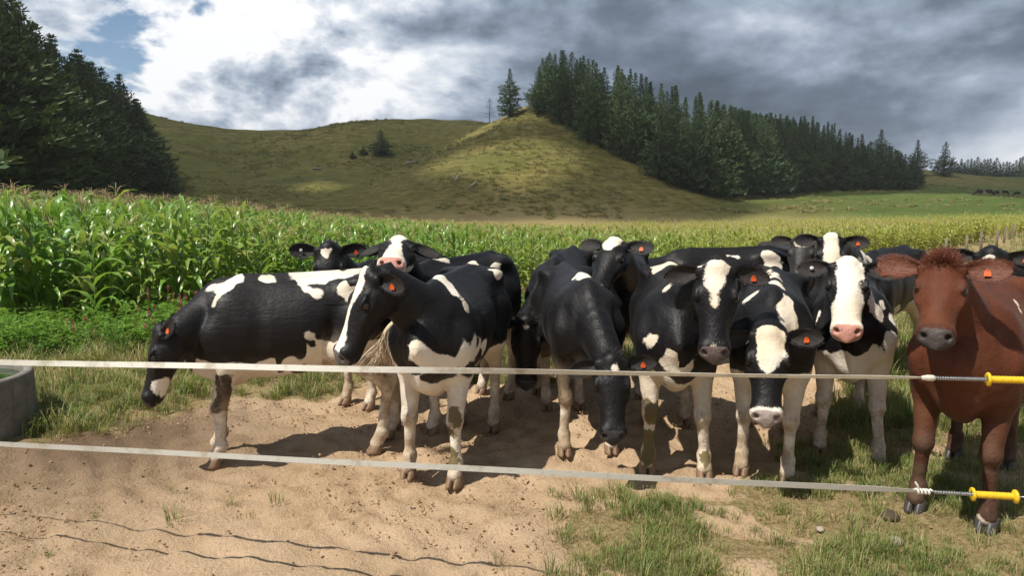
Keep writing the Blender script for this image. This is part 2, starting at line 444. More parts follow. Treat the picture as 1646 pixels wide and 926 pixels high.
def hoof_mesh(name, mat):
    b = MB()
    for sy in (-1, 1):
        rings = []
        for z, ln, w, xo in ((0.0, .064, .031, .014), (.018, .061, .031, .010), (.045, .050, .030, -.002), (.068, .040, .029, -.012), (.078, .030, .022, -.016)):
            rings.append([(xo + ln * math.cos(a) * (1.05 if math.cos(a) > 0 else .85), sy * .031 + w * math.sin(a) * (1 - .25 * max(0, math.cos(a))) - sy * .006 * max(0, math.cos(a)), z) for a in np.linspace(0, 2 * math.pi, 13)[:-1]])
        k = 12; V = [p for r in rings for p in r]; n = len(rings)
        F = [[i * k + j, i * k + (j + 1) % k, (i + 1) * k + (j + 1) % k, (i + 1) * k + j] for i in range(n - 1) for j in range(k)]
        F += [list(range(k))[::-1], [(n - 1) * k + j for j in range(k)]]
        b.add(V, F)
        b.tube([(-.052, sy * .022, .105), (-.066, sy * .024, .085)], [.013, .006], 6)     # dew claw
    return b.mesh(name, mat)
HOOF_PALE = hoof_mesh('hoof_pale', M_HOOF); HOOF_DARK = hoof_mesh('hoof_dark', M_HOOFDK)

def strands(name, roots, dirs, length, width, mat, seed=1, curl=0.3, seg=4, grav=0.4):
    r = np.random.default_rng(seed); V = []; F = []
    for p, d in zip(roots, dirs):
        p = np.array(p, float); d = np.array(d, float); d /= np.linalg.norm(d)
        s = np.cross(d, r.normal(size=3)); s /= np.linalg.norm(s); L = length * r.uniform(0.55, 1.1); n = len(V)
        for i in range(seg + 1):
            t = i / seg; w = width * (1 - t) ** 0.7 + 0.0004
            V += [p - s * w, p + s * w]; d = d + r.normal(size=3) * curl * 0.35 + np.array([0, 0, -grav * 0.25]); d /= np.linalg.norm(d); p = p + d * L / seg
        for i in range(seg): F.append([n + 2 * i, n + 2 * i + 1, n + 2 * i + 3, n + 2 * i + 2])
    return new_mesh(name, V, F, mat)

HEAD_X = [-0.06, 0.0, .07, .155, .23, .31, .385, .44, .475, .497]
HEAD_T = [.02, .068, .086, .086, .072, .056, .050, .050, .043, .028]
HEAD_B = [-.09, -.125, -.160, -.152, -.122, -.102, -.096, -.097, -.088, -.070]
HEAD_W = [.06, .096, .110, .118, .100, .084, .081, .089, .089, .074]

def make_cow(spec):
    """spec: front (pixel between the front feet), yaw, s (scale), head (pixel of the poll, distance), hyaw, hpitch, coat ..."""
    s = spec.get('s', 1.0); yaw = math.radians(spec['yaw'])
    g = gpix(*spec['front']); fx = 0.50 * s
    loc = np.array([g[0] - fx * math.cos(yaw), g[1] - fx * math.sin(yaw), 0.0])
    R2 = np.array([[math.cos(yaw), -math.sin(yaw), 0], [math.sin(yaw), math.cos(yaw), 0], [0, 0, 1]])
    to_local = lambda P: (np.asarray(P) - loc) @ R2 / s
    to_world = lambda p: (np.asarray(p) * s) @ R2.T + loc
    if 'poll' in spec: poll = to_local(pix(*spec['poll']))
    else: poll = np.array(spec['poll_local'], float)
    Rh = rot_frame(math.radians(spec['hyaw']) - yaw, math.radians(spec['hpitch']), math.radians(spec.get('hroll', 0)))
    hs = spec.get('hs', 1.05)
    h_org = poll - Rh @ np.array([0.0, 0, 0.075 * hs])
    H = lambda x, y, z: h_org + Rh @ (np.array([x, y, z]) * hs)
    N0 = np.array([0.43, 0, 1.02]); N3 = H(0.01, 0, -0.055)
    nl = np.linalg.norm(N3 - N0)
    if spec.get('verbose'): print('COW', spec['name'], 'loc', loc.round(2), 'poll', poll.round(2), 'neck', round(float(nl), 2))
    h = spec.get('vox', 0.0125)
    pts = np.array([[-.95, -.42, -.02], [.85, .42, 1.42], H(.53, 0, 0), H(.5, .1, .1), H(.5, -.1, -.12), H(-.05, 0, .12), H(.1, .15, 0), H(.1, -.15, 0), H(.12, 0, -.2)])
    F = Field(pts.min(0) - 0.06, pts.max(0) + 0.06, h)
    bs = spec.get('barrel', .90)
    # trunk
    F.loft([-.80, -.74, -.62, -.48, -.30, -.08, .15, .34, .50, .62, .70],
           [1.16, 1.225, 1.285, 1.305, 1.285, 1.268, 1.268, 1.292, 1.27, 1.17, 1.04],
           [.98, .86, .76, .70, .645, .585, .57, .58, .60, .64, .76],
           [.10, .165, .215, .245, .27 * bs, .31 * bs, .315 * bs, .265, .22, .17, .09],
           2.25, [.15, .12, .05, .02, .12, .32, .42, .55, .50, .35, .2], [.0, .0, .05, .10, .12, .1, .12, .22, .3, .3, .2], 0.02)
    for y in (-1, 1):
        F.ell((-.47, y * .205, 1.225), (.07, .04, .04), 0.09)             # hook bones
        F.ell((-.755, y * .09, 1.15), (.05, .04, .045), 0.07)             # pin bones
        F.ell((.40, y * .155, .95), (.15, .085, .22), 0.08)      # shoulder
        F.ell((.53, y * .135, .86), (.10, .075, .13), 0.06)
        F.ell((-.53, y * .155, .93), (.20, .095, .27), 0.08)                # thigh
        F.ell((-.29, y * .315 * bs, 1.155), (.15, .06, .085), 0.06, sub=True)    # hollow before the hip
        F.ell((.20, y * .345, .92), (.035, .05, .22), 0.07, sub=True)       # groove behind the shoulder
        F.ell((-.29, y * .325 * bs, .82), (.035, .06, .16), 0.08, sub=True)      # fold of the flank
        F.ell((.575, y * .235, 1.0), (.04, .05, .20), 0.07, R=rot_frame(0, .35), sub=True)   # neck meets shoulder
    F.cone((-.80, 0, 1.235), (-.55, 0, 1.285), .035, .03, .05)
    F.cone((-.55, 0, 1.285), (.30, 0, 1.262), .024, .028, .05)              # spine
    F.cone((.60, 0, .70), (.38, 0, .585), .085, .06, .08)                   # brisket
    F.ell((-.42, 0, .66), (.13, .11, .06), .06)                             # udder / flank skin
    fo = spec.get('feet', {})
    feet = []
    for key, y in (('fl', 1), ('fr', -1)):
        dx, dy = fo.get(key, (0, 0)); b = spec.get('knee', {}).get(key, 0.0); y0 = y * .145
        k_ = (.475 + dx * .55 + b, y0 + dy * .55, .40); f_ = (.465 + dx * .93, y0 + dy * .95, .135); p_ = (.50 + dx, y0 + dy, .065)
        e_ = (.40 + dx * .12, y * .165 + dy * .1, .71)
        F.cone((.48, y * .15, .90), e_, .12, .088, .06)
        F.cone(e_, k_, .078, .047, .04)
        F.ell(k_, (.055, .053, .066), .025)
        F.cone((k_[0] - .006, k_[1], k_[2] - .04), (f_[0], f_[1], f_[2] + .05), .038, .034, .02)
        F.ell(f_, (.046, .045, .042), .025)
        F.cone(f_, p_, .040, .047, .02)
        feet.append((p_[0] + .005, p_[1], 0))
    for key, y in (('hl', 1), ('hr', -1)):
        dx, dy = fo.get(key, (0, 0)); y0 = y * .15
        st = (-.36 + dx * .15, y * .185, .77); hk = (-.665 + dx * .55, y0 + dy * .5, .50); f_ = (-.655 + dx * .95, y0 + dy * .95, .14); p_ = (-.615 + dx, y0 + dy, .065)
        F.cone((-.50, y * .16, .95), st, .15, .105, .08)
        F.cone(st, hk, .105, .048, .05)
        F.cone((-.66, y * .14, .86), (hk[0] - .055, hk[1], hk[2] + .055), .085, .024, .05)
        F.ell((hk[0] - .058, hk[1], hk[2] + .035), (.026, .026, .045), .03)
        F.ell(hk, (.055, .043, .065), .025)
        F.cone((hk[0] - .012, hk[1], hk[2] - .04), (f_[0], f_[1], f_[2] + .05), .041, .035, .02)
        F.ell(f_, (.047, .045, .043), .025)
        F.cone(f_, p_, .041, .047, .02)
        feet.append((p_[0] + .005, p_[1], 0))
    # neck: three strings of volumes (crest, core, throat) along a curve from the withers to the head
    axis = N3 - N0; T0 = np.array([.22, 0, .02 + 0.22 * axis[2]])
    N1 = N0 + T0 * (nl / .6) * .8; N2 = N3 - (axis / nl) * nl * .22 - Rh[:, 0] * .02
    P = lambda t: (1 - t) ** 3 * N0 + 3 * (1 - t) ** 2 * t * N1 + 3 * (1 - t) * t * t * N2 + t ** 3 * N3
    ts = np.linspace(0, 1, 9); prev = None
    for i, t in enumerate(ts):
        p = P(t); d = P(min(1, t + .02)) - P(max(0, t - .02)); d /= np.linalg.norm(d)
        up = np.array([0, 0, 1.0]) * (1 - t) + Rh[:, 2] * t * 0.9 - Rh[:, 0] * t * 0.5
        up = up - d * (up @ d); up /= np.linalg.norm(up)
        tt = t ** 0.8
        hd = .235 * (1 - tt) + .082 * tt; rr = .075 * (1 - t) + .058 * t; rc = .125 * (1 - t) + .080 * t
        row = (p + up * (hd - rr), p + up * (hd - rr) * .45, p, p - up * (hd - rr) * .5, p - up * (hd - .05), rr * .75, rc * .85, rc, rc * .9, .05)
        if prev is not None:
            for c in range(5): F.cone(prev[c], row[c], prev[c + 5], row[c + 5], .045)
        prev = row
    # head
    hsx = lambda a: [v * hs for v in a]
    F.loft(hsx(HEAD_X), hsx(HEAD_T), hsx(HEAD_B), hsx(HEAD_W), 2.7, [.35, .3, .22, .15, .25, .3, .3, .25, .2, .2], [.3, .3, .38, .42, .42, .38, .28, .15, .12, .12], 0.045, R=Rh, org=h_org)
    E = lambda c, r, k=.025, sub=False: F.ell(H(*c), np.array(r) * hs, k, R=Rh, sub=sub)
    for y in (-1, 1):
        E((.158, y * .106, .056), (.040, .013, .012), .035)                  # brow
        E((.095, y * .084, -.070), (.080, .034, .065), .03)                 # cheek
        E((.195, y * .102, .004), (.045, .014, .011), .035)                  # cheekbone
        E((.450, y * .050, .010), (.034, .036, .036), .02)                  # nostril wings
        E((.172, y * .124, .032), (.026, .022, .019), .010, True)           # eye socket
        E((.482, y * .052, .014), (.020, .016, .015), .008, True)           # nostril
        E((.42, y * .082, -.056), (.070, .016, .008), .008, True)           # corner of the mouth
        E((.015, y * .088, .034), (.026, .030, .026), .04)                    # ear base
    E((.488, 0, -.058), (.02, .06, .008), .008, True)                       # mouth
    E((.0, 0, .062), (.05, .055, .04), .04)                                 # poll
    V, Q = surface_net(F.f, h, F.lo)
    # ---- coat
    hl = (V - h_org) @ Rh / hs
    in_head = (hl[:, 0] > -.07) & (hl[:, 0] < .55) & (np.abs(hl[:, 1]) < .19) & (hl[:, 2] > -.21) & (hl[:, 2] < .15)
    nz1 = SNoise(spec['seed'], 11.0); nz2 = SNoise(spec['seed'] + 50, 34.0); nz3 = SNoise(spec['seed'] + 90, 80.0)
    wob = 0.026 * nz1(V) + 0.013 * nz2(V) + 0.005 * nz3(V)
    white = np.full(len(V), -0.5)
    VW = to_world(V); px, py, dep = project(VW)
    def pick(x, y):
        for r in (5, 9, 16, 30, 60):
            c = np.where((np.abs(px - x) < r) & (np.abs(py - y) < r))[0]
            if len(c): return V[c[np.argmin(dep[c])]]
        return V[np.argmin((px - x) ** 2 + (py - y) ** 2)]
    def seg_dist(a, b):
        d = b - a; t = np.clip(((V - a) @ d) / (d @ d + 1e-9), 0, 1); return np.linalg.norm(V - a - t[:, None] * d, axis=1)
    def chain(pts, r):
        out = np.full(len(V), 9.0)
        if len(pts) == 1: return np.linalg.norm(V - pts[0], axis=1) - r
        for a, b in zip(pts[:-1], pts[1:]): out = np.minimum(out, seg_dist(a, b) - r)
        return out
    body = ~in_head
    if 'belly' in spec: white = np.where(body, np.maximum(white, spec['belly'] - V[:, 2] + wob * 1.4), white)
    legz = spec.get('legs', {})
    for key, sx, sy in (('fl', 1, 1), ('fr', 1, -1), ('hl', -1, 1), ('hr', -1, -1)):
        z0 = legz.get(key, legz.get('all', .62))
        m = body & ((V[:, 0] * sx) > 0.1) & ((V[:, 1] * sy) > 0.0) & (V[:, 2] < .95)
        white = np.where(m, np.maximum(white, z0 - V[:, 2] + wob), white)
    for kind, pts, r in spec.get('coat', []):
        loc_pts = [pick(*q) if len(q) == 2 else np.array(q, float) for q in pts]
        d = chain(loc_pts, r) - wob
        white = np.maximum(white, -d) if kind == 'W' else np.minimum(white, d)
    # face
    hx, hy, hz = hl.T
    fw = np.full(len(V), -0.5)
    if 'blaze' in spec:
        bx, bw = zip(*spec['blaze']); hw = np.interp(hx, bx, bw, left=-.5, right=bw[-1])
        fw = np.where(hz > spec.get('blaze_z', -0.02), hw - np.abs(hy - spec.get('blaze_y', 0) - .010 * nz2(V * .6)) + wob * .42, fw)
    if spec.get('jaw'): fw = np.maximum(fw, np.where((hx < .47) & (hx > spec['jaw'][0]), spec['jaw'][1] - hz + wob * .4, -.5))
    if spec.get('snip'): fw = np.maximum(fw, np.minimum(hx - spec['snip'], .9) + wob * .2)
    for y in (-1, 1):
        if spec.get('eyepatch'): fw = np.minimum(fw, np.linalg.norm((hl - np.array([.15, y * .13, .02])) / np.array([1.5, 1, 1.1]), axis=1) - spec['eyepatch'] + wob * .3)
    for kind, c, r in spec.get('face', []):
        d = np.linalg.norm(hl - np.array(c), axis=1) - r - wob * .3
        fw = np.maximum(fw, -d) if kind == 'W' else np.minimum(fw, d)
    fade = (hx > -.035)
    white = np.where(in_head & fade, np.where(hx > .0, fw, np.maximum(fw, white)), white)
    muz = np.where(in_head, np.minimum(hx - .458 + .25 * np.maximum(0, .02 - np.abs(hy)) - .9 * np.maximum(0, np.abs(hy) - .06), hz + .044 - .25 * np.abs(hy)), -.5)
    hole = np.full(len(V), -1.0)
    for y in (-1, 1):
        hole = np.maximum(hole, np.where(in_head, .017 - np.linalg.norm((hl - np.array([.480, y * .052, .014])) / np.array([1.2, 1, 1]), axis=1), -1))
        hole = np.maximum(hole, np.where(in_head, .022 - np.linalg.norm((hl - np.array([.172, y * .122, .033])) / np.array([1.2, 1, 1]), axis=1), -1))
    hole = np.maximum(hole, np.where(in_head & (hx > .38), .006 - np.abs(hz + .056), -1))
    soil = np.clip((.78 - V[:, 2]) / .5, 0, 1) * .95 * body
    kneeb = np.exp(-((V[:, 2] - .40) / .06) ** 2) * (V[:, 0] > .3) + np.exp(-((V[:, 2] - .16) / .07) ** 2)
    soil = np.clip(soil + .35 * kneeb * body + spec.get('dirty', 0) * np.clip((.95 - V[:, 2]) / .3, 0, 1) * (V[:, 0] < -.2), 0, 1)
    dung = np.full(len(V), -.5)
    for pts, r in spec.get('dung', []):
        lp = [pick(*q) for q in pts]; dung = np.maximum(dung, -(chain(lp, r)) + wob * .9 + .004)
    me = new_mesh('cow_body', V, Q)
    pts_ = np.clip((.50 - V[:, 2]) / .35, 0, 1) * body + np.where(in_head, np.exp(-(np.linalg.norm(hl - np.array([.17, .11, .03]), axis=1) / .04) ** 2) + np.exp(-(np.linalg.norm(hl - np.array([.17, -.11, .03]), axis=1) / .04) ** 2) + .7 * sstep_(.40, .46, hx), 0)
    for n, a in (('points', np.clip(pts_, 0, 1)), ('white', white), ('muzzle', muz), ('hole', hole), ('soil', soil), ('dung', dung)): fattr(me, n, a)
    red = spec.get('red', False)
    if red: mat = coat_material('red_coat', (0.098, 0.030, 0.0135), (0.72, 0.62, 0.50), spec.get('muzzle', (.10, .085, .08)), True)
    else: mat = coat_material(spec['name'] + '_coat', spec.get('dark', (0.0070, 0.0062, 0.0062)), spec.get('light', (0.74, 0.68, 0.58)), spec.get('muzzle', (.05, .045, .045)))
    me.materials.append(mat)
    root = link('cow', None, None, loc, (0, 0, yaw)); root.scale = (s, s, s)
    root.empty_display_size = 0.2
    tag(root, spec['label'], 'cow', 'dairy herd at the gate')
    link('body', me, root)
    M4 = lambda Rm, o, sc=1.0: Matrix([[Rm[0, 0] * sc, Rm[0, 1] * sc, Rm[0, 2] * sc, o[0]], [Rm[1, 0] * sc, Rm[1, 1] * sc, Rm[1, 2] * sc, o[1]], [Rm[2, 0] * sc, Rm[2, 1] * sc, Rm[2, 2] * sc, o[2]], [0, 0, 0, 1]])
    for f in feet:
        o = link('hoof', HOOF_DARK if spec.get('hoof') == 'dark' else HOOF_PALE, root, (f[0], f[1], -.006)); o.scale = (.9, .88, .95)
        o.rotation_euler = (0, 0, RNG.uniform(-.12, .12))
    for y in (-1, 1):
        o = link('eye', EYE_ME, root); o.matrix_local = M4(Rh, H(.172, y * .0965, .032), hs)
    er = spec.get('ears', ((10, 5), (10, 5)))      # for left, right: degrees swept back, degrees drooped
    for y, (sw, dr) in ((1, er[0]), (-1, er[1])):
        if (y == 1 and spec.get('no_left_ear')): continue
        a = math.radians(sw); d = math.radians(dr)
        ex = np.array([math.sin(d) * math.cos(a), y * math.cos(a) * math.cos(d), -math.sin(a)])     # along the ear
        op = np.array([0.45, y * 0.1, 1.0]); op = op - ex * (op @ ex); op /= np.linalg.norm(op)   # opening
        ez = np.cross(ex, op)
        Re = Rh @ np.stack([ex, op, ez], 1)
        eo = H(.016, y * .098, .036)
        o = link('ear', EAR_RED if red else EAR_BLACK, root); o.matrix_local = M4(Re, eo, hs)
        tg = spec.get('tags', {}).get('l' if y == 1 else 'r')
        if tg:
            tp = eo + Re @ np.array([.105, .004, .0]) * hs
            if tg == 'button':
                q = link('tag_button', BUT_ME, root); q.matrix_local = M4(np.stack([Re[:, 0], Re[:, 2], Re[:, 1]], 1), tp + Re[:, 1] * .004)
            else:
                fz = np.array([0, 0, 1.0]) - Re[:, 1] * Re[2, 1]; fz /= np.linalg.norm(fz); fxv = np.cross(Re[:, 1], fz)
                q = link('ear_tag', TAG_ME, root); q.matrix_local = M4(np.stack([fxv, Re[:, 1], fz], 1), tp + Re[:, 1] * .006, .50)
    # tuft on the poll
    r = np.random.default_rng(spec['seed']); nt_ = spec.get('tuft', 60); roots = []; dirs = []
    for i in range(nt_ * 5):
        yy = r.normal() * .036; xx = r.normal() * .030 + spec.get('tuft_x', 0)
        roots.append(H(xx, yy, .088 - yy * yy * 8 - .012 - max(0, -xx) * .3)); dirs.append(Rh @ np.array([(.7 if xx > -.005 else -.9) + r.normal() * .35 + spec.get('tuft_f', .0), yy * 14 + r.normal() * .35, spec.get('tuft_up', .10)]))
    pale = spec.get('tuft_col', 'black')
    link('hair_tuft', strands('hair_tuft', roots, dirs, spec.get('tuft_len', .030), .0011, M_REDHAIR if red else (M_PALEHAIR if pale == 'pale' else M_BLACKHAIR), spec['seed'], .35, 4, .15), root)
    # tail
    tl = spec.get('tail', [(-.80, 0, 1.235), (-.87, 0, 1.18), (-.895, 0, 1.02), (-.89, .01, .80), (-.885, .02, .62)])
    tb = MB(); tp = np.array(tl, float); u = np.linspace(0, len(tp) - 1, 14)
    tp = np.stack([np.interp(u, range(len(tp)), tp[:, i]) for i in range(3)], 1)
    for _ in range(2): tp[1:-1] = (tp[:-2] + 2 * tp[1:-1] + tp[2:]) / 4
    pale_tail = spec.get('tail_pale', False)
    tb.tube(tp, np.linspace(.032, .014, 14), 8)
    to = link('tail', tb.mesh('tail', M_REDHAIR if red else (M_PALEHAIR if pale_tail else M_BLACKHAIR)), root)
    dn = tp[-1] - tp[-2]; dn /= np.linalg.norm(dn); roots = []; dirs = []
    for i in range(130):
        roots.append(tp[-1 - r.integers(0, 5)] + r.normal(size=3) * .006); dirs.append(dn + r.normal(size=3) * .16)
    link('tail_switch', strands('tail_switch', roots, dirs, .30, .0028, M_REDHAIR if red else M_PALEHAIR, spec['seed'], spec.get('tail_curl', .35), 7), to)
    return root
# ------------------------------------------------------------------ terrain
def tps_fit(P, z):
    n = len(P); r2 = ((P[:, None] - P[None]) ** 2).sum(-1)
    K = np.where(r2 > 0, .5 * r2 * np.log(r2 + 1e-12), 0) + np.eye(n) * 20.0
    A = np.zeros((n + 3, n + 3)); A[:n, :n] = K; A[:n, n] = 1; A[:n, n + 1:] = P; A[n, :n] = 1; A[n + 1:, :n] = P.T
    return np.linalg.solve(A, np.concatenate([z, [0, 0, 0]]))
CP = []
for x in (-14, -6, 0, 6, 14):
    for y in (-6, 2, 10): CP.append((x, y, 0))
CP += [(x, 20, z) for x, z in ((-22, .3), (-10, .05), (0, -.2), (10, -.15), (22, 0))]
CP += [(x, 45, z) for x, z in ((-60, 3.0), (-38, 1.2), (-25, .15), (-10, -.5), (3, -.9), (20, -.5), (32, -.2), (55, .3))]
CP += [(x, 85, z) for x, z in ((-110, 9), (-65, 4.6), (-48, 2.2), (-28, -.4), (-10, -1.2), (8, -1.5), (32, -.8), (60, .6), (95, 1.5))]
def cpx(px, py, d): p = pix(px, py, d); CP.append((p[0], p[1], p[2]))
# green pasture on the right and the rise under the plantation
for a in ((1200, 330, 120), (1300, 327, 120), (1450, 325, 120), (1646, 325, 120), (1190, 312, 165), (1300, 307, 170), (1485, 306, 175), (1646, 314, 180),
          (1500, 290, 240), (1646, 300, 250), (1490, 274, 300), (1560, 284, 320), (1646, 288, 330), (1646, 300, 450)): cpx(*a)
# the bowl of hills in the middle and on the left
for a in ((240, 305, 140), (330, 300, 140), (450, 310, 140), (560, 318, 140), (300, 250, 170), (400, 270, 170), (520, 272, 170), (620, 262, 170), (700, 270, 170),
          (150, 165, 195), (240, 190, 195), (300, 206, 195), (352, 220, 195), (405, 233, 195), (450, 226, 195), (500, 214, 195), (560, 203, 195), (640, 203, 195), (720, 202, 195), (790, 200, 195),
          (0, 200, 190), (-200, 180, 190), (30, 285, 110), (-200, 260, 100)): cpx(*a)
for a in (240, 400, 560, 790): p = pix(a, 245, 260); CP.append((p[0], p[1], p[2]))
CP += [(-300, 300, 20), (0, 420, 12), (300, 300, 8), (-250, 60, 14), (260, 60, 3), (0, -120, 0), (-200, -100, 3), (200, -100, 0), (150, 420, 10)]
CP = np.array(CP, float); TW = tps_fit(CP[:, :2], CP[:, 2])
HN1 = SNoise(301, 0.09, 14, 2); HN2 = SNoise(302, 0.4, 14, 2); HN3 = SNoise(303, 1.6, 16, 2)
def sstep(a, b, x): t = np.clip((x - a) / (b - a), 0, 1); return t * t * (3 - 2 * t)
SPUR = [((5.5, 152.0), 23.0), ((35, 175), 16.5), ((75, 197), 9.0), ((115, 212), 5.5)]
def terrain(x, y):
    x = np.asarray(x, float); y = np.asarray(y, float); sh = x.shape; Q = np.stack([x.ravel(), y.ravel()], 1)
    z = TW[-3] + Q @ TW[-2:]
    for (cx, cy), w in zip(CP[:, :2], TW[:-3]):
        r2 = (Q[:, 0] - cx) ** 2 + (Q[:, 1] - cy) ** 2; z += w * .5 * r2 * np.log(r2 + 1e-12)
    far = np.hypot(np.maximum(0, np.abs(Q[:, 0]) - 250), np.maximum(0, np.maximum(Q[:, 1] - 420, -100 - Q[:, 1])))
    z = z * np.exp(-far / 120) + 6 * (1 - np.exp(-far / 120))
    # the spur: a nose of grassland that runs back into the planted ridge
    hs = np.full(len(Q), -50.0)
    n = 24
    for (a, ha), (b, hb) in zip(SPUR[:-1], SPUR[1:]):
        a = np.array(a); b = np.array(b); d = b - a; t = np.clip(((Q - a) @ d) / (d @ d), 0, 1)
        r = np.hypot(*(Q - a - t[:, None] * d).T); h_ = ha + (hb - ha) * t
        hs = np.maximum(hs, h_ + 3.2 - 0.60 * np.sqrt(r * r + 28.0) * (1 - .0022 * np.minimum(r, 60)))
    k = 4.0; e = np.clip(.5 + .5 * (hs - z) / k, 0, 1); z = z * (1 - e) + hs * e + k * e * (1 - e)
    dist = np.hypot(Q[:, 0], Q[:, 1])
    z += HN1(Q) * .45 * sstep(95, 140, dist) + HN2(Q) * .10 * sstep(60, 130, dist)
    z = np.where(dist < 9, z * sstep(5, 9, dist), z)
    return z.reshape(sh)
def march(px, py, d0=30, d1=600):
    ds = np.linspace(d0, d1, 1500); P = np.array([pix(px, py, d) for d in ds]); g = terrain(P[:, 0], P[:, 1])
    i = np.where(P[:, 2] < g)[0]
    return P[i[0]] if len(i) else P[-1]
TZ = lambda x, y: float(terrain(np.array([x]), np.array([y]))[0])

# bare ground around the gate, outlined on level ground
DIRT = np.array([gpix(*p)[:2] for p in [(-500, 800), (-60, 742), (60, 708), (114, 700), (199, 677), (298, 659), (420, 643), (517, 631), (576, 624), (700, 613), (840, 618), (930, 610), (1016, 602), (1110, 575), (1200, 542), (1275, 524), (1318, 560), (1330, 620), (1315, 670), (1300, 705), (1290, 740), (1235, 772), (1140, 792), (1010, 815), (900, 842), (845, 890), (800, 1000), (760, 1300), (-900, 1300)]])
def poly_sd(P, poly):
    """signed distance, positive inside"""
    x, y = P[:, 0], P[:, 1]; ins = np.zeros(len(P), bool); d = np.full(len(P), 1e9); n = len(poly)
    for i in range(n):
        a, b = poly[i], poly[(i + 1) % n]; e = b - a
        t = np.clip(((P - a) @ e) / (e @ e), 0, 1); d = np.minimum(d, np.hypot(x - a[0] - t * e[0], y - a[1] - t * e[1]))
        c = ((a[1] > y) != (b[1] > y)); ins ^= c & (x < (b[0] - a[0]) * (y - a[1]) / (b[1] - a[1] + 1e-12) + a[0])
    return np.where(ins, d, -d)
DN1 = SNoise(311, 3.2, 14, 2); DN2 = SNoise(312, 9.0, 14, 2); DN3 = SNoise(313, 26.0, 18, 2); DN4 = SNoise(314, 70.0, 18, 2)
def dirt_mask(P):
    s = poly_sd(P, DIRT) + .10 * DN1(P) + .06 * DN2(P)
    m = sstep(-.14, .14, s)
    # worn bald spots in the grass to the right of the yard
    right = sstep(1.2, 2.0, P[:, 0]) * (1 - sstep(7, 11, P[:, 1]))
    bald = np.maximum(sstep(.15, .95, DN1(P * .8 + 3.1) * .8 + DN2(P) * .45), .72 * (1 - sstep(4.4, 6.0, P[:, 1])) * sstep(-1.2, .6, DN1(P * .7 + 8) + .5 * DN2(P))) * np.where(P[:, 1] < 5, 1, right)
    return np.clip(np.maximum(m, bald * .85), 0, 1)

